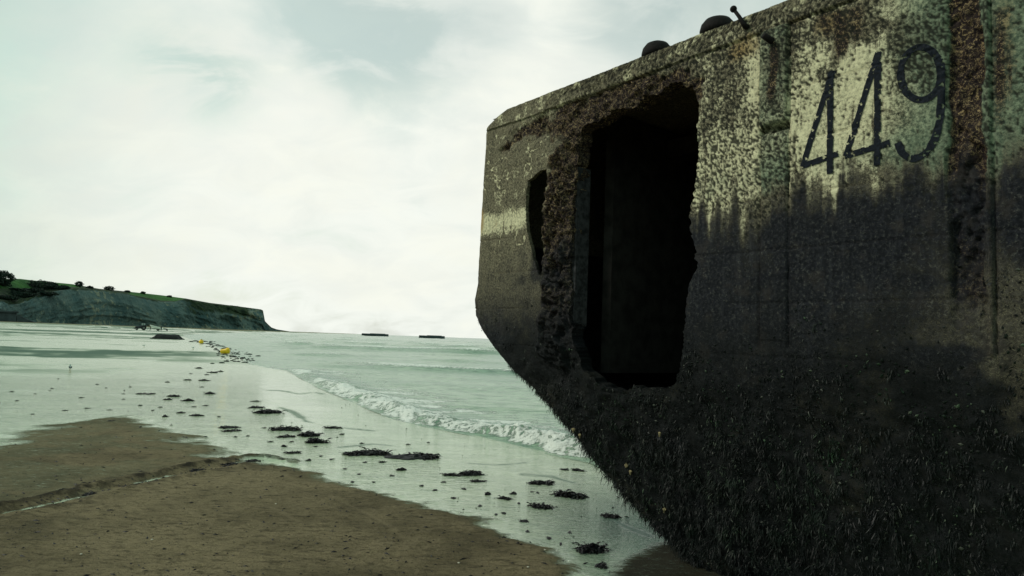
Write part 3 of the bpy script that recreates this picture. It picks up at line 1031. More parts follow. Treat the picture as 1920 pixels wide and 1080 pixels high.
# thin cracks in the far panel
cw = np.abs(fbm(Sg * 4 + 2, Hg * 3, 410, 4) - .5)
crack = sst(.012, .002, cw) * (Sg < 1.0) * (Hg > 2.3)
Dp -= crack * .008
# vertical shutter-board lines near the far end
Dp += (Sg < .42) * .012 * (vnoise(Sg * 16, Sg * 0, 415) - .5)
brd = np.abs((Hg + .012 * (fbm(Sg * 1.5, Sg * 0, 437, 3) - .5) + .07) % .305 - .1525)
Dp -= np.exp(-((.1525 - brd) / .004) ** 2) * .007 * sst(.40, .55, fbm(Sg * 1.6, Hg * 9, 438, 3)) * (~is_cop)
# bevel the far end
Dp -= .07 * sst(.07, -.01, Sg - s_min(Hg))

# colour masks (dirt, rust and tide staining of the concrete itself)
right = sst(wall_px(1300, 300)[0] - .1, wall_px(1300, 300)[0] + .05, Sg)
fadeR = 1 - .62 * sst(pb + .2, qa, Sg)
pale = right * (1 - below) * (.80 + .6 * f1) * fadeR * (1 - .55 * sst(.48, .66, cl) * sst(2.7, 2.95, Hg))
bandL = np.exp(-((Hg - 2.52) / .11) ** 2) * (1 - right) * (1 - ero) * (1 - sst(.62, .8, Sg) * .4)
pale = np.maximum(pale, bandL * .85)
pale = np.maximum(pale, .42 * (1 - right) * sst(.55, .7, fbm(Sg * 11, Hg * 11, 420, 5, .6)) * (1 - below))
pale = np.maximum(pale, crack * .9)
pale = np.where(is_cop, .30 + .9 * f2 + .5 * f1, pale)
pale = np.where(is_pil, pale * .55, pale)
rust = ero * (.95 + .9 * f1 + .5 * f2) * np.where(is_cop, .45, 1)
rust = np.maximum(rust, column * (.78 + .8 * f2))
rust = np.maximum(rust, rot * .95)


def streak(s0, h0, w_, l_, a_):
    ws = w_ * (1 + .8 * np.clip((h0 - Hg) / l_, 0, 1))
    return a_ * np.exp(-((Sg - s0 + (fbm(Hg * 5, Hg * 0, 430, 3) - .5) * .05) / ws) ** 2) * sst(h0 + .04, h0 - .03, Hg) * (1 - sst(l_ * .4, l_, h0 - Hg))


bolt_s, bolt_h = wall_px(1452, 80)
rust = np.maximum(rust, streak(bolt_s, bolt_h - .01, .03, .55, .95))
for (px, py, w_, l_, a_) in ((1570, 18, .05, .45, .85), (1545, 20, .03, .3, .7), (1600, 10, .06, .3, .7), (1878, 10, .05, .8, .7), (1492, 240, .015, .45, .6),
                             (920, 395, .02, .2, .5), (960, 262, .03, .3, .5)):
    q = wall_px(px, py)
    rust = np.maximum(rust, streak(q[0], q[1], w_, l_, a_))
ochre = .75 * sst(.60, .68, fbm(Sg * 15, Hg * 11, 435, 4, .6)) * np.maximum(ero * .8, column) * sst(2.1, 2.4, Hg)
for (px, py, ws, wh, a_) in ((1395, 90, .16, .12, .8), (1560, 40, .16, .10, .7), (1490, 40, .12, .05, .5), (905, 415, .04, .14, 1.), (1200, 150, .12, .09, .5), (1075, 400, .10, .4, .45), (930, 420, .05, .12, .5), (1885, 60, .08, .5, .5)):
    q = wall_px(px, py)
    ochre = np.maximum(ochre, a_ * np.exp(-((Sg - q[0]) / ws) ** 2 - ((Hg - q[1]) / wh) ** 2))
green = np.clip(.15 * right + .75 * sst(pb + .25, qa + .1, Sg) + .45 * is_pil + .35 * np.exp(-((Hg - 2.5) / .1) ** 2) * right, 0, 1) * (1 - below)
green = np.where(is_cop, green * .4, green)
tide = below * (1 - .34 * sst(2.4, .6, Sg) * sst(1.5, 2.0, Hg) - .22 * sst(.45, .6, fbm(Sg * 1.8, Hg * 3, 436, 4)) - .2 * sst(3.6, 4.0, Sg) * sst(1.1, 1.4, Hg) * sst(2.1, 1.8, Hg))
attrs_all = dict(pale=pale, rust=rust, tide=tide, pit=pit, ochre=ochre, green=green, raw=sst(1.85, 1.25, Hg + (f1 * .8)))

Wv = wpos(Sg, Hg, Dp)
# snap the lattice to the broken rims so the holes have clean ragged edges
cell = .0095
gy_, gx_ = np.gradient(sd_hole)
ds_s = np.gradient(Sg, axis=1)
ds_h = np.gradient(Hg, axis=0)
gs = gx_ / np.maximum(ds_s, 1e-5)
gh = gy_ / ds_h
gl = gs * gs + gh * gh + 1e-6
near = np.abs(sd_hole) < cell * .75
Ssn = Sg - np.where(near, np.clip(sd_hole * gs / gl, -cell, cell), 0)
Hsn = Hg - np.where(near, np.clip(sd_hole * gh / gl, -cell, cell), 0)
Wv = wpos(Ssn, Hsn, Dp)

root = empty('concrete_pontoon', WORG - along_v * 5 - nrm * WIDTH / 2, 'huge stranded concrete pontoon with torn holes and the number 449 painted on its side', 'wreck')
root_inv = np.array(root.location)
Fall = grid_faces(nr_, nc_)[:, ::-1]
fc = sd_hole.ravel()[Fall].mean(1)
solid = fc < 0
region = np.zeros(nr_ * nc_, int)
region[is_cop.ravel()] = 1
region[is_pil.ravel()] = 2
region[is_rot.ravel()] = 3
Freg = np.stack([region[Fall[:, k]] for k in range(4)], 1)
fr = np.sort(Freg, 1)[:, 1]


def wall_part(name, sel, mat=M_CONC, label=None):
    f = Fall[sel]
    us_ = np.unique(f)
    mp = np.full(nr_ * nc_, -1)
    mp[us_] = np.arange(len(us_))
    o = mesh_np(name, Wv.reshape(-1, 3)[us_] - root_inv, mp[f], mat, root, attrs={k: v.ravel()[us_] for k, v in attrs_all.items()})
    if label:
        o['label'] = label
    return o


wall_part('side_wall', solid & (fr == 0))
wall_part('deck_edge', solid & (fr == 1))
wall_part('pilaster', solid & (fr == 2), label='narrow upright strip with rust streaks and a broken ledge')
wall_part('pilaster', solid & (fr == 3), label='rotten brown strip with exposed aggregate')

# broken rims: the thickness of the shell round each hole
sf = Fall[solid]
E_ = np.concatenate([sf[:, [0, 1]], sf[:, [1, 2]], sf[:, [2, 3]], sf[:, [3, 0]]])
key = np.sort(E_, 1)
kk = key[:, 0].astype(np.int64) * (nr_ * nc_) + key[:, 1]
uq, inv, cnt = np.unique(kk, return_inverse=True, return_counts=True)
be = E_[cnt[inv] == 1]
inner = (sd_hole.ravel()[be].min(1) > -.03)
be = be[inner]
if len(be):
    bu = np.unique(be)
    mp = np.full(nr_ * nc_, -1)
    mp[bu] = np.arange(len(bu))
    base_s, base_h, base_d = Ssn.ravel()[bu], Hsn.ravel()[bu], Dp.ravel()[bu]
    levels = np.array([0, .03, .06, .09, .12])
    Vr = []
    ar = {k: [] for k in attrs_all}
    for li, lv in enumerate(levels):
        j = (fbm(base_s * 18 + lv * 40, base_h * 18 - lv * 30, 440, 4) - .5) * .035 * (li > 0)
        g_s, g_h = (gs / np.sqrt(gl)).ravel()[bu], (gh / np.sqrt(gl)).ravel()[bu]
        thin_ = np.where(sd_small.ravel()[bu] > sd_big.ravel()[bu], .28, 1.)
        Vr.append(wpos(base_s + g_s * j * thin_, base_h + g_h * j * thin_, base_d - lv * thin_))
        for k in ar:
            val = attrs_all[k].ravel()[bu]
            if k == 'rust' and li:
                val = np.maximum(val, .3)
            if k in ('pale', 'pit') and li:
                val = val * .25
            ar[k].append(val)
    nb = len(bu)
    Fr = np.concatenate([np.stack([mp[be[:, 1]] + l * nb, mp[be[:, 0]] + l * nb, mp[be[:, 0]] + (l + 1) * nb, mp[be[:, 1]] + (l + 1) * nb], 1) for l in range(len(levels) - 1)])
    rim = mesh_np('broken_rim', np.concatenate(Vr) - root_inv, Fr, M_CONC, root, attrs={k: np.concatenate(v) for k, v in ar.items()})


def strip(name, prof, d0, d1, nd, mat, nz_=.01, label=None):
    """a panel swept inwards from a line of (s, h) points"""
    Pn = np.array(prof)
    dv = np.linspace(d0, d1, nd)
    S_ = np.repeat(Pn[:, 0][:, None], nd, 1)
    H_ = np.repeat(Pn[:, 1][:, None], nd, 1)
    D2 = np.repeat(dv[None, :], len(Pn), 0)
    V = wpos(S_, H_, D2) + nrm * inset(H_)[..., None] * sst(0, -.5, D2)[..., None]
    V = V + (fbm(S_ * 5 + D2 * 4, H_ * 5 + D2 * 3, 450, 3) - .5)[..., None] * np.array([nz_, nz_, nz_]) * (D2 < -.2)[..., None]
    n = V.shape[0] * nd
    at = dict(pale=np.full(n, .15), rust=np.full(n, .1), tide=(H_ < 2.4).ravel() * 1., pit=np.zeros(n), ochre=np.zeros(n), green=np.full(n, .2), raw=np.zeros(n))
    o = mesh_np(name, V.reshape(-1, 3) - root_inv, grid_faces(len(Pn), nd), mat, root, attrs=at)
    if label:
        o['label'] = label
    return o


hh = np.linspace(-.3, H_TOP - .004, 120)
strip('end_wall', [(float(s_min(h)) + .004, h) for h in hh], -.075, -WIDTH, 24, M_CONC)
strip('deck', [(s, H_TOP - .035) for s in np.linspace(.19, S_END, 60)], -.004, -WIDTH, 20, M_CONC)
add = bmesh.new()


def wbox(bm, s0_, s1_, h0_, h1_, d0_, d1_):
    pts = [WORG - along_v * s_ + nrm * d_ + np.array([0, 0, h_]) - root_inv for h_ in (h0_, h1_) for s_, d_ in ((s0_, d0_), (s1_, d0_), (s1_, d1_), (s0_, d1_))]
    add_hull(bm, [[Vector(p) for p in pts[:4]], [Vector(p) for p in pts[4:]]])


bm = bmesh.new()
prof_b = [(float(s_min(h)) + .02, h) for h in np.linspace(-.2, 3.5, 30)] + [(S_END, 3.5), (S_END, -.2)]
add_hull(bm, [[Vector(WORG - along_v * a + nrm * d_ + np.array([0, 0, b_]) - root_inv) for a, b_ in prof_b] for d_ in (-WIDTH + .02, -WIDTH + .14)])
bm_obj('back_wall', bm, M_CONC, root)
bm = bmesh.new()
wbox(bm, S_END - .12, S_END - .01, -.2, 3.5, -WIDTH + .16, -.15)
bm_obj('near_end_wall', bm, M_CONC, root)
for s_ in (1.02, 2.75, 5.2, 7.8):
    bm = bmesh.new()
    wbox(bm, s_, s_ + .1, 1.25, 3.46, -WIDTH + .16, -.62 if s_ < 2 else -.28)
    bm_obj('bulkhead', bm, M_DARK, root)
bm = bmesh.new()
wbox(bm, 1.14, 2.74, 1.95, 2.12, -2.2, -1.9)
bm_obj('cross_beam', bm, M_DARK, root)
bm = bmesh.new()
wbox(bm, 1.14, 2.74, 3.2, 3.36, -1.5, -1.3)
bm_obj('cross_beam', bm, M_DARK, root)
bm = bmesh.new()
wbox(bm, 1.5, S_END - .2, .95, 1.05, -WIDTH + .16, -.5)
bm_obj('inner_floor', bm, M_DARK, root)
# the smooth grey slab standing just inside the torn column
bm = bmesh.new()
s_slab = wall_px(1070, 430)[0]
wbox(bm, s_slab - .07, s_slab + .010, 1.62, 2.86, -.19, -.055)
sl = bm_obj('inner_slab', bm, simple_mat('grey_slab', (.040, .039, .043), .85, 0, .6, 24, .6, .008), root)

# numbers painted on the side: ribbons of paint that follow the pitted surface
u_of = lambda s_, h_: (s_ - s_min(h_)) / (S_FINE - s_min(h_)) * 499


def surf_d(s_, h_):
    i = np.clip((h_ + .3) / (H_TOP + .3) * 424, 0, 423.99)
    j = np.clip(u_of(s_, h_), 0, 498.99)
    i0, j0 = i.astype(int), j.astype(int)
    a, b = i - i0, j - j0
    return Dp[i0, j0] * (1 - a) * (1 - b) + Dp[i0 + 1, j0] * a * (1 - b) + Dp[i0, j0 + 1] * (1 - a) * b + Dp[i0 + 1, j0 + 1] * a * b


def paint(strokes, label, wd=.034):
    VV, FF, nb_ = [], [], 0
    for k, stv in enumerate(strokes):
        Q = np.array([wall_px(*p) for p in stv])
        seg = np.hypot(*np.diff(Q, axis=0).T)
        L = np.concatenate([[0], np.cumsum(seg)])
        n = max(6, int(L[-1] / .004))
        tt = np.linspace(0, L[-1], n)
        c = np.stack([np.interp(tt, L, Q[:, 0]), np.interp(tt, L, Q[:, 1])], 1)
        if len(Q) > 2:
            ker = np.ones(9) / 9
            for a in (0, 1):
                c[:, a] = np.convolve(np.pad(c[:, a], 4, 'edge'), ker, 'valid')
        tg = np.gradient(c, axis=0)
        tg /= np.linalg.norm(tg, axis=1)[:, None] + 1e-9
        nn_ = np.stack([-tg[:, 1], tg[:, 0]], 1)
        wv = np.linspace(-.5, .5, 8)
        wn_ = wd * (1 + (fbm(tt * 30, tt * 0 + k, 460, 3) - .5) * .35)
        S_ = c[:, 0][:, None] + nn_[:, 0][:, None] * wv * wn_[:, None]
        H_ = c[:, 1][:, None] + nn_[:, 1][:, None] * wv * wn_[:, None]
        V = wpos(S_, H_, surf_d(S_, H_) + .003 + .0007 * k) - root_inv
        f = grid_faces(n, 8)
        worn = fbm(S_ * 60, H_ * 60, 470, 5, .6)
        f = f[(worn.ravel()[f].mean(1) < .66)]
        VV.append(V.reshape(-1, 3))
        FF.append(f + nb_)
        nb_ += n * 8
    o = mesh_np('painted_number', np.concatenate(VV), np.concatenate(FF), M_PAINT, root)
    o['label'] = label


paint([[(1561, 132), (1505, 312)], [(1503, 312), (1572, 288)], [(1557, 134), (1556, 326)]], 'first hand painted 4')
paint([[(1648, 98), (1586, 293)], [(1584, 293), (1669, 268)], [(1647, 98), (1645, 310)]], 'second hand painted 4')
lp = [(1727 + 38 * math.cos(a), 138 - 50 * math.sin(a)) for a in np.linspace(0, 2 * math.pi, 40)]
paint([lp, [(1765, 118), (1765, 190), (1763, 225), (1755, 258), (1742, 282), (1724, 296), (1706, 298), (1692, 288), (1683, 266)]], 'hand painted 9')

# iron left on the deck and on the side
for (px, py, wdt) in ((1214, 106, 52), (1328, 60, 58)):
    q = wall_px(px, py)
    sc = np.linalg.norm(wpos(q[0], q[1], 0) - EYE) / F_PX
    b_ = wpos(q[0], H_TOP, -.10) - root_inv
    rr = wdt * sc / 2
    bm = bmesh.new()
    add_lathe(bm, Vector(b_) - Vector((0, 0, .03)), [(rr * .62, 0), (rr * .6, .05)], 20)
    bol = bm_obj('mooring_bollard', bm, M_IRON, root, True)
    bm = bmesh.new()
    add_lathe(bm, Vector(b_), [(rr * .8, .0), (rr * 1.02, .015), (rr * 1.04, .04), (rr * .96, .075), (rr * .75, .105), (rr * .42, .122), (rr * .1, .127)], 26)
    cap = bm_obj('cap', bm, M_IRON, root, True)
    cap.parent = bol
pin0 = wall_px(1402, 52)
A_ = wpos(pin0[0], pin0[1], .03) - root_inv
tip = wall_px(1384, 22)
B_ = wpos(tip[0], tip[1], .05) - root_inv
bm = bmesh.new()
md = (A_ + B_) / 2 + np.array([0, 0, .006])
add_tube(bm, [A_ - nrm * .06, A_, md * .5 + A_ * .5, md, B_], [.017, .017, .014, .012, .011], 10)
pin = bm_obj('mooring_pin', bm, M_IRON, root, True)
bm = bmesh.new()
bmesh.ops.create_icosphere(bm, subdivisions=3, radius=.021)
bmesh.ops.translate(bm, verts=bm.verts[:], vec=Vector(B_))
ball = bm_obj('ball_head', bm, M_IRON, pin, True)
C_ = wpos(bolt_s, bolt_h, .0) - root_inv
bm = bmesh.new()
E2 = C_ + nrm * .085 + along_v * .02 + np.array([0, 0, .025])
add_tube(bm, [C_ - nrm * .05, C_ + nrm * .02, E2], [.021, .02, .019], 10)
blt = bm_obj('rusty_bolt', bm, M_IRON, root, True)

# weed hanging from the lower hull: far too many strands to count
n_c = 9500
cs_ = rng.random(n_c) * (S_FINE + .15)
ch_ = rng.random(n_c) ** 1.1 * 2.05 - .1
per = 15
cid = np.repeat(np.arange(n_c), per)
n_b = n_c * per
bs = cs_[cid] + rng.normal(size=n_b) * .010
bh = ch_[cid] + rng.normal(size=n_b) * .014
smn = s_min(bh)
dens = sst(1.8, .9, ch_ + (fbm(cs_ * 2.2, ch_ * 2.2, 480, 4) - .5) * 1.0) * (.42 + 1.1 * sst(.36, .56, fbm(cs_ * 6, ch_ * 5, 485, 4)))
live = rng.random(n_c) < dens
bi = np.clip((bh + .3) / (H_TOP + .3) * 424, 0, 424).astype(int)
bj = np.clip(u_of(bs, bh), 0, 499).astype(int)
ok = (bs > smn + .004) & live[cid] & (sd_hole[bi, bj] < 0) & (bh > -.15)
c_len = (.35 + 1.1 * rng.random(n_c) ** 1.8)
c_tone = np.clip(rng.random(n_c) ** 1.8 * .8, 0, .85)
c_dir = rng.normal(size=(n_c, 3)) * .35
# a thick fringe along the raking bow
n_f = 5200
fh = rng.random(n_f) ** 1.1 * 1.35 - .05
fs_ = s_min(fh) + rng.random(n_f) ** 2 * .07
bs = np.concatenate([bs[ok], fs_])
bh = np.concatenate([bh[ok], fh])
n = len(bs)
bd_ = surf_d(bs, bh)
base = wpos(bs, bh, bd_ - .002)
cid2 = np.concatenate([cid[ok], rng.integers(0, n_c, n_f)])
ln = (.010 + .034 * rng.random(n) ** 1.5) * c_len[cid2] * (.7 + .6 * sst(1.3, .5, bh))
ln[-n_f:] *= 1.35
wd = (.0018 + .0036 * rng.random(n))
jit = rng.normal(size=(n, 3)) * .22 + c_dir[cid2]
hang = np.array([0, 0, -1.]) + nrm * (.05 + .25 * rng.random(n))[:, None] + jit * 1.0
hang /= np.linalg.norm(hang, axis=1)[:, None]
sidev = along_v[None, :] + rng.normal(size=(n, 3)) * .45
sidev /= np.linalg.norm(sidev, axis=1)[:, None]
mid = base + hang * (ln * .55)[:, None] + nrm * (ln * .10)[:, None]
endp = base + hang * ln[:, None] + np.array([0, 0, -1]) * (ln * .2)[:, None] + rng.normal(size=(n, 3)) * (ln * .12)[:, None]
V = np.stack([base - sidev * wd[:, None] * .5, base + sidev * wd[:, None] * .5, mid + sidev * wd[:, None] * .6, mid - sidev * wd[:, None] * .6, endp], 1).reshape(-1, 3)
k5 = np.arange(n)[:, None] * 5
tone = np.clip(c_tone[cid2] * .8 + rng.random(n) * .15 - .1 + (fbm(bs * 2.5, bh * 2.5, 490, 5) - .5) * 1.2, 0, .8)
tone = np.where(rng.random(n) < .07 * sst(.45, .65, fbm(bs * 6, bh * 6, 495, 3)), .97, tone)
weed = mesh_np('hull_seaweed', V - root_inv, [k5 + np.array([[0, 1, 2, 3]]), k5 + np.array([[3, 2, 4]])], M_ALGAE, root, attrs=dict(tone=np.repeat(tone, 5)), smooth=False)
weed['kind'] = 'stuff'
# mussels and barnacles crusting the same zone
n_m = 15000
ms = rng.random(n_m) * (S_FINE + .1)
mh = rng.random(n_m) ** 1.05 * 2.1 - .1
md_ = sst(2.0, 1.0, mh + (fbm(ms * 2.2, mh * 2.2, 480, 4) - .5) * 1.0) * sst(.34, .58, fbm(ms * 7, mh * 6, 515, 4))
bi = np.clip((mh + .3) / (H_TOP + .3) * 424, 0, 424).astype(int)
bj = np.clip(u_of(ms, mh), 0, 499).astype(int)
okm = (ms > s_min(mh) + .012) & (rng.random(n_m) < md_) & (sd_hole[bi, bj] < 0)
ms, mh = ms[okm], mh[okm]
n = len(ms)
mc = wpos(ms, mh, surf_d(ms, mh) + .001) - root_inv
rs_ = (.004 + .007 * rng.random(n) ** 1.5)[:, None]
a1 = rng.normal(size=(n, 3))
a1 -= (a1 @ nrm)[:, None] * nrm * .6
a1 /= np.linalg.norm(a1, axis=1)[:, None]
a2 = np.cross(a1, nrm)
a2 /= np.linalg.norm(a2, axis=1)[:, None]
a3 = np.cross(a1, a2)
V = np.stack([mc + a1 * rs_ * 1.5, mc - a1 * rs_ * 1.2, mc + a2 * rs_ * .75, mc - a2 * rs_ * .75, mc + a3 * rs_ * .8, mc - a3 * rs_ * .8], 1).reshape(-1, 3)
k6 = np.arange(n)[:, None] * 6
oct_ = [(0, 2, 4), (2, 1, 4), (1, 3, 4), (3, 0, 4), (2, 0, 5), (1, 2, 5), (3, 1, 5), (0, 3, 5)]
mt = np.clip(rng.random(n) ** 2 * .8, 0, .8)
mt = np.where(rng.random(n) < .10, .96, mt)
mus = mesh_np('shell_crust', V, np.concatenate([k6 + np.array([q]) for q in oct_]), M_ALGAE, root, attrs=dict(tone=np.repeat(mt, 6)), smooth=False)
mus['kind'] = 'stuff'
# pale tufts of bleached weed
M_TUFT = simple_mat('bleached_crust', (.24, .19, .105), .8, 0, .6, 120, .5, .003)
for (px, py) in ((1081, 806), (1093, 817), (1177, 872), (1187, 885), (1243, 814), (1250, 956)):
    q = wall_px(px, py)
    c = wpos(q[0], q[1], float(surf_d(np.array([q[0]]), np.array([q[1]]))[0]) + .02) - root_inv
    bm = bmesh.new()
    bmesh.ops.create_icosphere(bm, subdivisions=3, radius=1)
    for v in bm.verts:
        k_ = .55 + .9 * float(fbm(np.array([v.co.x * 2.6 + px]), np.array([v.co.y * 2.6 + v.co.z * 1.7]), px, 3)[0])
        v.co = Vector(c + along_v * v.co.x * .010 * k_ * (1 + .6 * math.sin(v.co.z * 3 + px)) + nrm * (v.co.y * .008 * k_) + np.array([0, 0, 1.]) * v.co.z * .017 * k_)
    bm_obj('pale_crust', bm, M_TUFT, root)


# ------------------------------------------------------------------ seaweed washed up on the flats
def weed_clump(lx, ly, hgt, n, seed, lines=1):
    """a heap of curled, flat fronds; lx across, ly in depth"""
    r_ = np.random.default_rng(seed)
    VV, FF, tone, nb_ = [], [], [], 0
    spine = [(r_.uniform(-.42, .42) * lx, r_.uniform(-.3, .3) * ly) for _ in range(max(2, int(3 * lx / max(ly, .05))))]
    for k in range(n):
        c0 = spine[r_.integers(len(spine))] if r_.random() < .85 else (r_.uniform(-.40, .40) * lx, r_.uniform(-.25, .25) * ly)
        fall = 1 - .55 * abs(c0[0]) / (lx * .5 + 1e-6)
        p = np.array([np.clip(c0[0] + r_.normal() * lx * .06, -.45 * lx, .45 * lx), np.clip(c0[1] + r_.normal() * ly * .12, -.36 * ly, .36 * ly), hgt * .5 * fall * r_.random() ** 1.3])
        a = r_.uniform(0, 2 * math.pi)
        L = (.3 + .7 * r_.random()) * min(lx, .5 * hgt + .30) * .46
        w_ = L * r_.uniform(.10, .24)
        pitch = r_.uniform(-.3, .6)
        pts = []
        for s_ in range(5):
            pts.append(p.copy())
            p = p + np.array([math.cos(a) * math.cos(pitch), math.sin(a) * math.cos(pitch), math.sin(pitch)]) * L / 4
            p[2] = min(max(p[2], .004), hgt * 1.15)
            a += r_.normal() * .55
            pitch -= r_.uniform(.1, .55)
        tn = r_.random() ** 1.5 * .9
        for i, q in enumerate(pts):
            d_ = (pts[min(i + 1, 4)] - pts[max(i - 1, 0)])
            sdv = np.array([-d_[1], d_[0], r_.normal() * .3 * L])
            sdv /= np.linalg.norm(sdv) + 1e-9
            ww = w_ * (.5, 1., 1.1, .8, .15)[i]
            VV += [q - sdv * ww / 2, q + sdv * ww / 2]
            tone += [tn, tn]
        for i in range(4):
            FF.append([nb_ + 2 * i, nb_ + 2 * i + 1, nb_ + 2 * i + 3, nb_ + 2 * i + 2])
        nb_ += 10
    # the sodden core the fronds lie on
    m_ = 30
    rings = 7
    for j in range(rings):
        tj = j / (rings - 1)
        ka = np.arange(m_) * 2 * math.pi / m_
        e1 = fbm(np.cos(ka) * 2.2 + seed, np.sin(ka) * 2.2 + tj * 1.2, seed, 4, .65)
        e2 = fbm(np.cos(ka) * 3 * lx / max(ly, .05) + seed * 2, np.sin(ka) * 3 + tj * 3, seed + 3, 3, .6)
        rr_ = (1 - tj ** 1.5 * .96) * (.45 + 1.0 * e1)
        zz_ = hgt * .50 * tj ** .7 * (.35 + 1.2 * e2)
        for k in range(m_):
            VV.append(np.array([math.cos(ka[k]) * lx * .42 * rr_[k], math.sin(ka[k]) * ly * .42 * rr_[k], zz_[k] - .004 * (j == 0)]))
            tone.append(.05 + .5 * abs(e2[k] - .4))
    for j in range(rings - 1):
        for k in range(m_):
            FF.append([nb_ + j * m_ + k, nb_ + j * m_ + (k + 1) % m_, nb_ + (j + 1) * m_ + (k + 1) % m_, nb_ + (j + 1) * m_ + k])
    FF.append(None)
    top = [nb_ + (rings - 1) * m_ + k for k in range(m_)]
    FF.pop()
    FF += [[top[0], top[k], top[k + 1], top[k + 1]] for k in range(1, m_ - 1)]
    quads = np.array([f for f in FF if len(set(f)) == 4])
    tris = np.array([f[:3] for f in FF if len(set(f)) == 3])
    return np.array(VV), [quads, tris], np.array(tone)


GW = 'clumps of seaweed washed up on the wet sand'
CLUMPS = [  # centre x, base y, width, height in the photo
    (1113, 1036, 48, 30, 'dark upright seaweed heap nearest the camera, at the edge of the brown sand bank'),
    (1126, 1064, 24, 12, 'ragged scrap of seaweed just below the nearest upright heap'),
    (1146, 971, 28, 12, 'reddish seaweed clump in the rippled water beside the hull'),
    (1073, 932, 50, 16, 'broad rounded seaweed heap on wet sand left of the hull, with a wake line'),
    (1013, 908, 34, 13, 'seaweed clump with a knob at its left end, up left of the broad rounded heap'),
    (1017, 953, 38, 9, 'thin flat curved seaweed strand below the broad rounded heap'),
    (887, 891, 36, 16, 'spiky star shaped seaweed clump in the middle of the wet sand'),
    (846, 892, 26, 8, 'low flat seaweed clump just left of the spiky star shaped one'),
    (895, 904, 24, 5, 'thin flat strand of seaweed right below the spiky star shaped clump'),
    (944, 936, 26, 8, 'flat seaweed scrap near the sand bank, left of the thin curved strand'),
    (963, 927, 12, 9, 'small pointed seaweed clump right above the flat scrap by the sand bank'),
    (914, 928, 12, 10, 'small hooked seaweed strand left of the flat scrap by the sand bank'),
    (753, 882, 20, 9, 'small rounded reddish seaweed clump below the right end of the long wrack line'),
    (768, 860, 92, 13, 'long dark strip of seaweed, the right half of the long wrack line'),
    (690, 853, 82, 14, 'long curled strip of seaweed, the left half of the long wrack line'),
    (590, 831, 36, 18, 'tall dark seaweed mound at the lower right of the stepped wrack trail'),
    (575, 818, 42, 13, 'seaweed clump in the middle of the stepped wrack trail'),
    (535, 807, 48, 13, 'spiky seaweed clump at the upper left of the stepped wrack trail'),
    (536, 820, 28, 5, 'flat seaweed strand under the spiky upper end of the stepped wrack trail'),
    (622, 803, 26, 5, 'thin seaweed strand alone to the right of the stepped wrack trail'),
    (497, 775, 52, 14, 'large dark pointed seaweed bank on the flats near the swash'),
    (478, 753, 14, 4, 'small flat seaweed scrap just above the large pointed bank'),
    (482, 765, 24, 5, 'flat tail of seaweed at the upper left of the large pointed bank'),
    (428, 803, 26, 8, 'ragged seaweed clump on bare wet sand left of the stepped wrack trail'),
    (433, 809, 24, 4, 'flat seaweed strand directly below the ragged clump on bare wet sand'),
    (352, 752, 20, 8, 'pointed seaweed clump, right of the pair of rounded lumps'),
    (325, 744, 20, 8, 'rounded seaweed lump, upper one of the touching pair'),
    (315, 750, 14, 7, 'rounded seaweed lump, lower left one of the touching pair'),
    (392, 739, 17, 9, 'isolated rounded seaweed lump up right of the touching pair'),
    (381, 714, 16, 6, 'diamond shaped dark seaweed clump below the rock band'),
    (351, 713, 13, 4, 'small flat seaweed clump just left of the diamond shaped one'),
    (372, 691, 12, 5, 'slanted little seaweed clump below the yellow buoys'),
    (398, 699, 16, 4, 'flat elongated seaweed clump below the larger yellow buoy'),
    (413, 697, 10, 5, 'little humped seaweed clump right of the flat elongated one below the buoy'),
    (337, 775, 13, 6, 'small seaweed tuft above the tip of the brown sand bank, centre of its row'),
    (308, 782, 10, 9, 'upright slanting seaweed tuft, leftmost of the row above the brown bank tip'),
    (367, 780, 20, 6, 'seaweed tuft with a flat tail, rightmost of the row above the brown bank tip'),
    (270, 739, 24, 3, 'thin flat seaweed strand on wet sand left of the touching pair of lumps'),
    (531, 838, 10, 8, 'small upright tuft of seaweed just off the tip of the keel ridge'),
    (715, 868, 12, 6, 'small dark seaweed lump below the left half of the long wrack line'),
    (1083, 883, 22, 8, 'seaweed scrap close to the hull below the breaking wave, right one of two'),
    (1060, 882, 14, 6, 'seaweed scrap close to the hull below the breaking wave, left one of two'),
    (984, 979, 16, 5, 'low dark seaweed scrap at the edge of the brown sand bank'),
    (578, 864, 10, 7, 'round dark knob of weed where the brown bank meets the wet sand'),
    (548, 850, 26, 5, 'flat weed strand beside the tip of the keel ridge'),
    (475, 866, 26, 7, 'matted brown weed lying on the outer tip of the keel ridge'),
    (432, 874, 24, 6, 'matted weed on the keel ridge, second from its outer tip'),
    (365, 885, 26, 6, 'matted weed on the keel ridge, third from its outer tip'),
    (165, 926, 26, 7, 'matted weed lump halfway along the keel ridge at left'),
]


def place_clump(px, py, wpx, hpx, lab, seed, frond=1., group=GW):
    p = gnd(px, py, .004)
    p = gnd(px, py, ground_z(p[0], p[1]))
    dist = p[1]
    sc = dist / F_PX
    lx = wpx * sc * 1.12
    hgt = hpx * sc * .85
    ly = min(max(.10, lx * .55), .5 * lx + .25)
    n_ = int(max(26, min(330, wpx * 5.5)) * frond)
    V, Fc, tone = weed_clump(lx, ly, hgt, n_, seed)
    o = mesh_np('seaweed_clump', V, Fc, M_WEED, None, attrs=dict(tone=tone), smooth=False)
    o.location = (p[0], p[1] + ly * .25, ground_z(p[0], p[1]))
    o.rotation_euler = (0, 0, -math.atan2(p[0], p[1]))
    return tag(o, lab, 'seaweed', group)


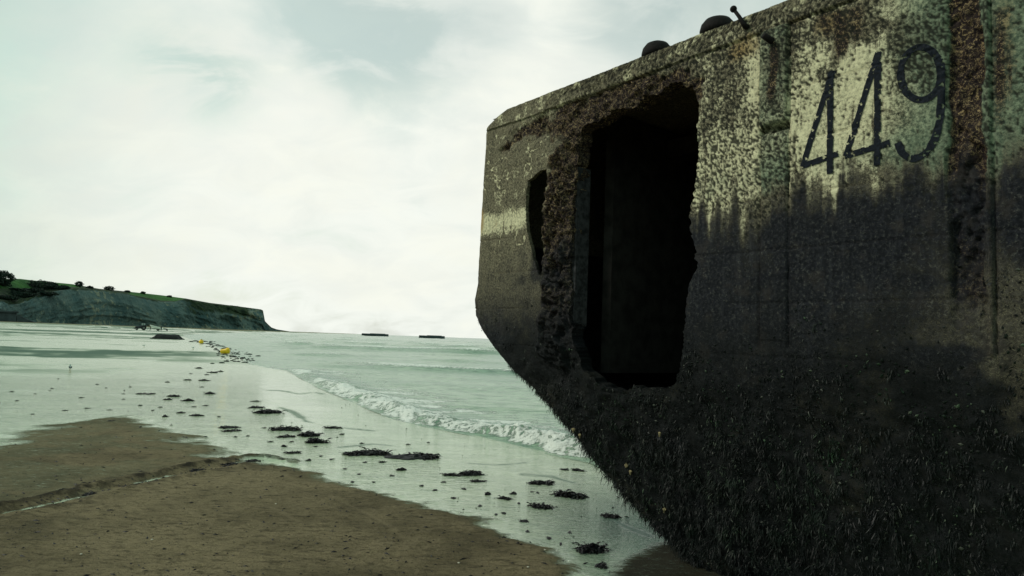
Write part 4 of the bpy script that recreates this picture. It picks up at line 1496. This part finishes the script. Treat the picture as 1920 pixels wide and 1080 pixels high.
for k, (a, b, c, d, e) in enumerate(CLUMPS):
    place_clump(a, b, c, d, e, 600 + k)
SCRAPS = [(277, 740), (205, 769), (162, 766), (243, 726), (181, 721), (231, 739), (262, 761), (230, 749), (313, 717), (378, 726), (362, 763), (384, 761), (357, 701), (387, 703), (285, 770),
          (683, 868), (672, 890), (700, 905), (735, 893), (660, 905), (645, 880), (505, 829), (463, 818), (440, 820), (590, 838), (546, 829), (495, 803), (600, 856), (620, 862),
          (790, 912), (815, 920), (870, 918), (830, 905), (850, 935), (900, 950), (930, 966), (945, 964), (1030, 1011), (989, 998), (1052, 1022), (1068, 1000), (973, 945), (1008, 925),
          (765, 834), (803, 830), (677, 832), (640, 815), (410, 782), (300, 764), (120, 770), (60, 777), (30, 752), (150, 746), (96, 729), (20, 735), (205, 790)]
ZONES = [(lambda a, b: b < 745 and a < 150, 'at the far left of the photo'), (lambda a, b: b < 745 and a < 290, 'between the gull and the pair of seaweed lumps'),
         (lambda a, b: b < 755 and a < 420, 'among the rounded lumps below the buoys'), (lambda a, b: a < 240, 'just above the left end of the brown sand bank'),
         (lambda a, b: a < 420, 'just above the tip of the brown sand bank'), (lambda a, b: a < 630 and b < 825, 'around the stepped wrack trail'),
         (lambda a, b: a < 650, 'near the tip of the keel ridge'), (lambda a, b: b < 840, 'above the long wrack line'),
         (lambda a, b: a < 760, 'below the left half of the long wrack line'), (lambda a, b: a < 885, 'below the right half of the long wrack line'),
         (lambda a, b: True, 'along the right edge of the brown sand bank')]
for k, (a, b) in enumerate(SCRAPS):
    zn = next(z for f, z in ZONES if f(a, b))
    place_clump(a, b, random.uniform(6, 11), random.uniform(2, 4), 'small dark scrap of seaweed ' + zn, 800 + k, .8, 'small seaweed scraps ' + zn)

# crumbs of weed, shell and grit, nobody could count them
n = 6500
cxp = rng.random(n) * 1250 - 30
cyp = 700 + rng.random(n) ** .8 * 400
pts = np.array([gnd(a, b) for a, b in zip(cxp, cyp)])
rutp = np.array([RUT[i] * (1 - f) + RUT[i + 1] * f for i, f in zip(rng.integers(1, len(RUT) - 1, 900), rng.random(900))]) + rng.normal(size=(900, 2)) * [.10, .13]
pts[:900, :2] = rutp
gzz, gw_ = ground_height(pts[:, 0], pts[:, 1])[:2]
kp = (gw_ < .6) | (rng.random(n) < .22 * sst(.4, .62, fbm(pts[:, 0] * .9, pts[:, 1] * .7, 500, 3)) + .05)
pts[:, 2] = gzz
pts = pts[kp]
n = len(pts)
sz_ = (.002 + .016 * rng.random(n) ** 7) * (.5 + pts[:, 1] / 9)
ang = rng.random(n) * 6.28
ax = np.stack([np.cos(ang), np.sin(ang) * .6, rng.normal(size=n) * .15], 1) * sz_[:, None] * (1 + 1.5 * rng.random(n) ** 2)[:, None]
ay = np.stack([-np.sin(ang), np.cos(ang), rng.normal(size=n) * .3], 1) * sz_[:, None] * .5
up = np.array([0, 0, 1.]) * sz_[:, None] * .55
V = np.stack([pts - ax, pts - ay, pts + ax, pts + ay, pts + up], 1).reshape(-1, 3)
k5 = np.arange(n)[:, None] * 5
crumbs = mesh_np('seaweed_crumbs', V, np.concatenate([k5 + np.array([[0, 1, 4]]), k5 + np.array([[1, 2, 4]]), k5 + np.array([[2, 3, 4]]), k5 + np.array([[3, 0, 4]])]), M_WEED,
                 attrs=dict(tone=np.repeat(rng.random(n) * .8, 5)), smooth=False)
tag(crumbs, 'crumbs of dark weed strewn over sand', 'debris', kind='stuff')
for k, (a, b) in enumerate(((517, 945), (152, 1041), (1022, 1030), (990, 1066), (285, 1012), (860, 1058))):
    p = gnd(a, b, .03)
    bm = bmesh.new()
    add_lathe(bm, (0, 0, 0), [(.006, 0), (.009, .002), (.007, .005), (.002, .007)], 9)
    o = bm_obj('seashell', bm, M_SHELL, None, True)
    o.location = (p[0], p[1], ground_z(p[0], p[1]))
    tag(o, 'tiny pale seashell lying on the brown sand in front', 'shell', 'tiny seashells on the brown sand')


# ------------------------------------------------------------------ stones in the band by the buoys
def rock_mesh(name, seed, sx_, sy_, sz_):
    r_ = random.Random(seed)
    bm = bmesh.new()
    bmesh.ops.create_icosphere(bm, subdivisions=2, radius=1)
    for v in bm.verts:
        f = .72 + .5 * float(fbm(np.array([v.co.x * 1.3 + seed]), np.array([v.co.y * 1.3 + v.co.z]), seed, 3)[0])
        v.co = Vector((v.co.x * f * sx_, v.co.y * f * sy_, v.co.z * f * sz_))
    me = bpy.data.meshes.new(name)
    bm.to_mesh(me)
    bm.free()
    me.materials.append(M_ROCK)
    return me


rocks = [rock_mesh('shore_stone', 900 + k, .5, .5, .34) for k in range(8)]
BAND = [(365, 640.5, 5), (385, 642, 6), (402, 648, 9), (418, 654, 12), (430, 662, 17), (440, 671, 18), (455, 677, 14)]
r_ = random.Random(5)
spots = []
for i in range(150):
    t_ = r_.random() ** .8 * (len(BAND) - 1)
    k = min(int(t_), len(BAND) - 2)
    f = t_ - k
    a, b, sp = (BAND[k][j] * (1 - f) + BAND[k + 1][j] * f for j in range(3))
    g1, g2 = r_.gauss(0, 1), r_.gauss(0, 1)
    spots.append((a + g1 * sp * 1.15, b + g2 * sp * .30 + g1 * sp * .08, r_.uniform(2.0, 5.5) * (1 if r_.random() < .85 else 1.5)))
spots += [(366, 640, 9), (358, 641, 7), (387, 641, 5), (468, 665, 9), (484, 668, 8), (458, 680, 8), (455, 672, 10), (440, 678, 7), (425, 678, 8), (416, 681, 8), (398, 682, 6)]
STONE_LAB = ['dark stone touching the left side of the smaller buoy', 'flat dark stone left of the smaller buoy, end of the band', 'dark stone touching the right side of the smaller buoy',
             'dark stone apart from the band, right of the larger buoy', 'dark stone farthest right of the band, at the water edge', 'large dark stone at the lower right end of the band',
             'large round dark stone right of the larger buoy near the water', 'dark stone at the lower edge of the band right of the larger buoy', 'dark stone below the right end of the larger buoy',
             'flat dark stone straight below the larger buoy', 'outlying dark stone lower left of the larger buoy']
for i, (a, b, wp) in enumerate(spots):
    b = max(b, 637.5)
    p = gnd(a, b)
    sc = p[1] / F_PX
    o = bpy.data.objects.new('shore_stone', rocks[i % 8])
    COL.objects.link(o)
    zz = ground_z(p[0], p[1])
    o.location = (p[0], p[1], max(zz, 0.) + .01)
    o.scale = (wp * sc * 1.15, wp * sc * 1.3, wp * sc * .62)
    o.rotation_euler = (0, 0, r_.uniform(0, 6.28))
    if i >= 150:
        lab = STONE_LAB[i - 150]
        gp = 'dark stones by the yellow buoys'
    else:
        zn = ('beside the smaller far buoy' if a < 390 else 'between the two yellow buoys' if a < 413 else 'below the larger yellow buoy' if b > 671 and a < 432 else
              'close behind the larger yellow buoy' if a < 420 else 'close beside the right end of the larger buoy' if a < 436 else 'right of the larger buoy, upper part' if b < 670 else 'right of the larger buoy, lower part')
        lab = 'small dark stone of the stone band, ' + zn
        gp = 'small dark stones ' + zn
    tag(o, lab, 'stone', gp)

# ------------------------------------------------------------------ yellow buoys
p = gnd(422, 664)
bu = empty('buoy', (p[0], p[1], ground_z(p[0], p[1])), 'larger yellow cylindrical buoy lying on its side, nearer the camera', 'buoy', 'yellow buoys among the stones', .35)
sc = p[1] / F_PX
L_, R_b = 17 * sc, 5.2 * sc
bm = bmesh.new()
add_lathe(bm, (-L_ * .5, 0, R_b * .82), [(.1 * R_b, 0), (.7 * R_b, .02), (.86 * R_b, .1 * L_), (.86 * R_b, .55 * L_), (1.1 * R_b, .62 * L_), (1.12 * R_b, .86 * L_), (.95 * R_b, .93 * L_), (.3 * R_b, L_)], 20, (1, 0, .16))
bm_obj('float_body', bm, M_YELLOW, bu, True)
bm = bmesh.new()
add_tube(bm, [(-L_ * .5, 0, R_b * .82), (-L_ * .6, 0, R_b * .75), (-L_ * .66, .03, R_b * .5)], .035, 8)
bm_obj('mooring_eye', bm, M_IRON, bu, True)
p = gnd(377, 645)
bu2 = empty('buoy', (p[0], p[1], ground_z(p[0], p[1])), 'smaller round yellow buoy, farther up the band of stones', 'buoy', 'yellow buoys among the stones')
R2 = 4.2 * p[1] / F_PX
bm = bmesh.new()
add_lathe(bm, (0, 0, 0), [(.25 * R2, .02), (.75 * R2, .3 * R2), (1.0 * R2, .85 * R2), (.95 * R2, 1.25 * R2), (.7 * R2, 1.65 * R2), (.3 * R2, 1.9 * R2)], 20)
bm_obj('float_body', bm, M_YELLOW, bu2, True)
bm = bmesh.new()
add_tube(bm, [(0, 0, 1.85 * R2), (0, 0, 2.15 * R2)], .05, 8)
bm_obj('mooring_eye', bm, M_IRON, bu2, True)


# ------------------------------------------------------------------ low weedy wreck, block at the cliff foot, far pontoons
def lumpy(name, outline, depth, mat, nz_, seed, parent=None):
    """an irregular heap: an outline in x and z, given depth, with noise"""
    O = np.array(outline, float)
    nx, ny = 60, 16
    xs = np.linspace(O[0, 0], O[-1, 0], nx)
    zt = np.interp(xs, O[:, 0], O[:, 1])
    yv = np.linspace(-1, 1, ny)
    X_, Y_ = np.meshgrid(xs, yv)
    Z_ = np.repeat(zt[None, :], ny, 0) * np.clip(1 - np.abs(Y_) ** 3.5, 0, 1)
    Z_ += (fbm(X_ * 1.1 + seed, Y_ * 3 + seed, seed, 5, .6) - .45) * nz_ * (1 - np.abs(Y_) ** 6)
    Z_ = np.where(np.abs(Y_) > .99, -.25, Z_)
    Y2 = Y_ * depth / 2
    return mesh_np(name, np.stack([X_, Y2, Z_], -1).reshape(-1, 3), grid_faces(ny, nx), mat, parent)


p = gnd(315, 636)
sc = p[1] / F_PX
o = lumpy('weedy_wreck', [(-28 * sc, 0), (-24 * sc, 3 * sc), (-19 * sc, 8 * sc), (-8 * sc, 9 * sc), (4 * sc, 8 * sc), (12 * sc, 8.3 * sc), (17 * sc, 7 * sc), (21 * sc, 3 * sc), (26 * sc, 0)], 1.8, M_ROCK, .35, 71)
o.location = (p[0], p[1], 0)
o.rotation_euler = (0, 0, .15)
tag(o, 'low dark weed covered wreck on the flats below the tractor', 'wreck')

p = at_depth(14, 606, 420)
sc = 420 / F_PX
wz = ground_z(p[0], p[1])
blk = empty('concrete_block', (p[0], p[1], wz), 'dark angular concrete block with a sloping ramp at the far left foot of the cliff', 'wreck', None, .58)
bm = bmesh.new()
add_box(bm, (-6 * sc, 0, 8 * sc), (40 * sc, 9, 17 * sc), None, .94)
bm_obj('block_body', bm, M_CAISSON, blk, False, .25)
bm = bmesh.new()
add_box(bm, (-6 * sc, 0, 18.2 * sc), (43 * sc, 10.2, 3.2 * sc))
bm_obj('top_slab', bm, M_CAISSON, blk, False, .2)
bm = bmesh.new()
add_hull(bm, [[Vector((15 * sc, y, -.3)), Vector((48 * sc, y, -.3)), Vector((36 * sc, y, 3.2 * sc)), Vector((15 * sc, y, 13 * sc))] for y in (-4, 4)])
bm_obj('ramp', bm, M_CAISSON, blk, False, .2)

for k, (xa, xb, yt, yb, dep_, lab) in enumerate(((680, 727, 621.6, 627.6, 620, 'left of the two long low caissons out at sea on the horizon'),
                                                 (787, 833, 624.8, 631.4, 560, 'right of the two long low caissons out at sea, nearer the wreck'))):
    c = at_depth((xa + xb) / 2, (yt + yb) / 2 + 2, dep_)
    sc = dep_ / F_PX
    ca = empty('sunken_caisson', (c[0], c[1], 0), lab, 'caisson', 'caissons in the sea on the horizon', -.06)
    L_ = (xb - xa) * sc
    H_ = (yb - yt) * .62 * sc
    bm = bmesh.new()
    add_box(bm, (0, 0, H_ * .45), (L_, 9, H_ * .9 + 1.2), None, .985)
    bm_obj('caisson_body', bm, M_CAISSON, ca, False, .2)
    bm = bmesh.new()
    for j in range(7):
        add_box(bm, (-L_ * .45 + j * L_ * .15, -4.75, H_ * .45), (.5, .5, H_ * .85))
    bm_obj('fender_ribs', bm, M_CAISSON, ca)
    bm = bmesh.new()
    add_box(bm, (L_ * .1, 0, H_ * .9 + .75), (L_ * .55, 6, .28))
    bm_obj('deck_curb', bm, M_CAISSON, ca)

# ------------------------------------------------------------------ tractor, boat on its trailer, two people
p = gnd(265, 619)
tr = empty('tractor', (p[0], p[1], ground_z(p[0], p[1])), 'dark tractor with a square cab parked on the far flats, facing left', 'tractor', None, .48)


def wheel(parent, x, y, r, wd_):
    bm = bmesh.new()
    add_lathe(bm, (x, y - wd_ / 2, r), [(r * .55, 0), (r * .9, 0), (r, wd_ * .2), (r, wd_ * .8), (r * .9, wd_), (r * .55, wd_)], 22, (0, 1, 0))
    wh = bm_obj('wheel', bm, M_TYRE, parent, False)
    bm = bmesh.new()
    add_lathe(bm, (x, y - wd_ / 2 - .02, r), [(r * .5, 0), (r * .5, wd_ + .04), (r * .1, wd_ + .05)], 16, (0, 1, 0))
    bm_obj('rim', bm, M_STEEL, wh)


bm = bmesh.new()
add_hull(bm, [[Vector((x, y, z)) for y, z in ((-w_, zb), (w_, zb), (w_, zt), (w_ * .7, zt + .12), (-w_ * .7, zt + .12), (-w_, zt))] for x, w_, zb, zt in ((-2.05, .34, .75, 1.22), (-1.2, .40, .7, 1.34), (-.15, .42, .65, 1.42))])
add_box(bm, (.5, 0, .85), (1.5, .55, .5))
bm_obj('engine_hood', bm, M_TRAC, tr)
for y in (-.82, .82):
    wheel(tr, .75, y, .85, .5)
for y in (-.72, .72):
    wheel(tr, -1.5, y, .5, .34)
bm = bmesh.new()
for y in (-.82, .82):
    add_tube(bm, [(-.05, y, 1.3), (.1, y, 1.75), (.75, y, 1.92), (1.4, y, 1.7), (1.6, y, 1.25)], .1, 6)
bm_obj('mudguard', bm, M_TRAC, tr)
bm = bmesh.new()
add_box(bm, (.55, 0, 2.68), (1.55, 1.5, .14), None, .93)
bm_obj('cab_roof', bm, M_TRAC, tr)
bm = bmesh.new()
for x, y in ((-.12, -.62), (-.12, .62), (.52, -.66), (.52, .66), (1.25, -.62), (1.25, .62)):
    add_box(bm, (x, y, 1.95), (.10, .10, 1.36))
add_box(bm, (.55, 0, 1.32), (1.42, 1.3, .34))
bm_obj('cab_frame', bm, M_TRAC, tr)
bm = bmesh.new()
for y in (-.63, .63):
    add_box(bm, (.2, y, 2.03), (.5, .02, 1.1))
    add_box(bm, (.88, y, 2.03), (.6, .02, 1.1))
bm_obj('cab_window', bm, M_GLASS, tr)
bm = bmesh.new()
add_box(bm, (-2.35, 0, .62), (.35, .9, .6))
add_box(bm, (-2.12, 0, .85), (.2, .5, .2))
bm_obj('front_weight', bm, M_TRAC, tr, False, .04)
bm = bmesh.new()
add_tube(bm, [(-.6, .45, 1.4), (-.6, .45, 2.3)], .05, 8)
bm_obj('exhaust_pipe', bm, M_IRON, tr)

p = gnd(293, 620)
tl = empty('boat_trailer', (p[0], p[1], ground_z(p[0], p[1])), 'galvanised boat trailer with black wheels under the tilted white boat', 'trailer', None, .2)
bm = bmesh.new()
add_tube(bm, [(-2.6, .5, 1.0), (1.8, .5, .42)], .07, 6)
add_tube(bm, [(-2.6, -.5, 1.0), (1.8, -.5, .42)], .07, 6)
add_tube(bm, [(-2.6, -.5, 1.0), (-2.6, .5, 1.0)], .07, 6)
add_tube(bm, [(1.8, -.5, .42), (1.8, .5, .42)], .07, 6)
add_tube(bm, [(-2.6, 0, 1.0), (-3.3, 0, .1)], .06, 6)
bm_obj('trailer_frame', bm, M_STEEL, tl)
for y in (-.8, .8):
    wheel(tl, .6, y, .34, .22)
bt = empty('boat', (p[0], p[1], ground_z(p[0], p[1]) + .62), 'small white boat tilted on its trailer, bow raised to the left', 'boat', None, .2)
bm = bmesh.new()
secs = []
for t_, hw, zk, zt in ((-2.35, .05, .95, 1.12), (-1.9, .38, .55, 1.10), (-1.0, .66, .34, 1.02), (0., .74, .24, .95), (1., .74, .2, .92), (1.9, .68, .2, .9)):
    dzz = -t_ * .16
    secs.append([Vector((t_, y, z + dzz)) for y, z in ((0, zk - .1), (hw * .7, zk), (hw, zt - .12), (hw * 1.03, zt), (hw * .86, zt), (hw * .7, zt - .3), (-hw * .7, zt - .3), (-hw * .86, zt), (-hw * 1.03, zt), (-hw, zt - .12), (-hw * .7, zk))])
add_hull(bm, secs)
bm_obj('hull', bm, M_WHITE, bt)
bm = bmesh.new()
for x in (-.7, .6):
    add_box(bm, (x, 0, .78 - x * .16), (.25, 1.1, .06))
bm_obj('thwart', bm, M_STEEL, bt)

p = gnd(310.5, 620)
ob = empty('launching_trolley', (p[0], p[1], ground_z(p[0], p[1])), 'little dark trolley with a slanting shaft right of the boat', 'trolley', None, .2)
bm = bmesh.new()
add_tube(bm, [(-.9, 0, .95), (-.2, 0, .7), (.7, 0, .22)], [.09, .14, .18], 8)
bm_obj('shaft', bm, M_TRAC, ob)
bm = bmesh.new()
add_box(bm, (-.05, 0, .72), (.9, .5, .34), None, .8)
bm_obj('load_tray', bm, M_TRAC, ob, False, .03)
for y in (-.35, .35):
    wheel(ob, .55, y, .28, .16)


def person(px, py, lab, pose):
    p = gnd(px, py)
    r_o = empty('person', (p[0], p[1], ground_z(p[0], p[1])), lab, 'person', None, pose.get('rz', 0))
    lean = pose.get('lean', 0.)
    J = {'pelvis': (0, 0, .92, .15, .12), 'chest': (lean * .5, 0, 1.25, .17, .125), 'neck': (lean, 0, 1.46, .07, .07), 'head': (lean * 1.1, 0, 1.58, .095, .105), 'crown': (lean * 1.12, 0, 1.70, .075, .085)}
    bones = [('pelvis', 'chest'), ('chest', 'neck'), ('neck', 'head'), ('head', 'crown')]
    for s_, nm in ((1, 'l'), (-1, 'r')):
        J['hip' + nm] = (0, .1 * s_, .88, .1, .1)
        J['knee' + nm] = (pose['step'] * s_ * .5, .11 * s_, .48, .068, .068)
        J['ankle' + nm] = (pose['step'] * s_, .12 * s_, .09, .045, .05)
        J['toe' + nm] = (pose['step'] * s_ + pose.get('face', 1) * .2, .13 * s_, .04, .04, .035)
        J['sho' + nm] = (lean * .8, .2 * s_, 1.39, .06, .06)
        J['elb' + nm] = (lean * .8 + pose['arm'] * .12, .25 * s_, 1.13, .045, .045)
        J['wri' + nm] = (lean * .8 + pose['arm'] * .36, .2 * s_, 1.0 + .12 * pose.get('lift', 0), .035, .03)
        J['han' + nm] = (lean * .8 + pose['arm'] * .45, .19 * s_, .95 + .16 * pose.get('lift', 0), .035, .025)
        bones += [('pelvis', 'hip' + nm), ('hip' + nm, 'knee' + nm), ('knee' + nm, 'ankle' + nm), ('ankle' + nm, 'toe' + nm),
                  ('chest', 'sho' + nm), ('sho' + nm, 'elb' + nm), ('elb' + nm, 'wri' + nm), ('wri' + nm, 'han' + nm)]
    names = list(J)
    me = bpy.data.meshes.new('body')
    me.from_pydata([J[k][:3] for k in names], [(names.index(a), names.index(b)) for a, b in bones], [])
    me.materials.append(M_CLOTH)
    o = bpy.data.objects.new('body', me)
    COL.objects.link(o)
    o.parent = r_o
    md_ = o.modifiers.new('skin', 'SKIN')
    sv = me.skin_vertices[0].data if me.skin_vertices else None
    if sv is None:
        ob_ = bpy.context.view_layer
        ob_.objects.active = o
        bpy.ops.mesh.customdata_skin_add()
        sv = me.skin_vertices[0].data
    for i, k in enumerate(names):
        sv[i].radius = J[k][3:5]
        sv[i].use_root = (k == 'pelvis')
    ss = o.modifiers.new('subsurf', 'SUBSURF')
    ss.levels = ss.render_levels = 1
    bm = bmesh.new()
    bmesh.ops.create_icosphere(bm, subdivisions=2, radius=.088)
    for v in bm.verts:
        v.co = Vector((v.co.x * .9 + lean * 1.1 + pose.get('face', 1) * .035, v.co.y * .82, v.co.z * 1.05 + 1.585))
    bm_obj('face', bm, M_SKIN, r_o, True)


person(281.5, 619.6, 'person in dark clothes standing between the tractor and the boat', dict(step=.1, arm=.3, lift=.4, face=-1, rz=.2))
person(302.3, 621.0, 'person in dark waders standing at the low right end of the boat', dict(step=.14, arm=-.8, lift=1., lean=-.06, face=-1, rz=-.2))


# ------------------------------------------------------------------ gulls
def gull(px, py, hpx, lab, rz, mat_b):
    p = gnd(px, py)
    g = empty('gull', (p[0], p[1], ground_z(p[0], p[1])), lab, 'bird', 'gulls standing on the wet flats', rz)
    s_ = hpx * p[1] / F_PX / .42
    prof = [(-.30, .30, .012), (-.20, .30, .035), (-.08, .30, .07), (.04, .31, .082), (.13, .335, .068), (.18, .37, .045), (.20, .41, .042), (.225, .43, .04), (.26, .43, .018)]
    bm = bmesh.new()
    secs = [[Vector((x, r * .85 * math.cos(a), z + r * math.sin(a))) * s_ for a in np.linspace(0, 2 * math.pi, 13)[:-1]] for x, z, r in prof]
    add_hull(bm, secs)
    bm_obj('body', bm, mat_b, g, True)
    bm = bmesh.new()
    for y in (-1, 1):
        add_hull(bm, [[Vector((x, y * (.052 + .02 * math.sin(a)), z + r * math.cos(a))) * s_ + Vector((0, y * .012 * s_ * math.cos(a / 2), 0)) for a in np.linspace(0, 2 * math.pi, 9)[:-1]] for x, z, r in ((-.36, .285, .008), (-.2, .31, .035), (-.03, .325, .055), (.08, .335, .03))])
    bm_obj('wing', bm, M_GULLB if mat_b is M_GULL else M_GULL, g, True)
    bm = bmesh.new()
    add_tube(bm, [Vector((.25, 0, .43)) * s_, Vector((.30, 0, .422)) * s_, Vector((.325, 0, .41)) * s_], [.014 * s_, .011 * s_, .004 * s_], 7)
    bm_obj('beak', bm, M_BEAK, g, True)
    for y in (-1, 1):
        bm = bmesh.new()
        add_tube(bm, [Vector((.02, y * .03, .25)) * s_, Vector((.01, y * .035, .12)) * s_, Vector((.02, y * .035, .01)) * s_], .010 * s_, 6)
        add_box(bm, Vector((.05, y * .035, .006)) * s_, Vector((.08, .06, .01)) * s_)
        bm_obj('leg', bm, M_BEAK, g)
    return g


gull(131, 698.5, 13, 'grey gull standing alone on the wet sand at left with its reflection', 2.2, M_GULL)
gull(270, 651, 4.5, 'tiny pale gull on the far flats in line below the tractor', 1.2, M_GULLW)
gull(362, 656, 6, 'tiny white gull left of the larger yellow buoy', 1.7, M_GULLW)
gull(249, 637, 3.6, 'tiny pale gull on the far flats left of the low weedy wreck', .4, M_GULLW)
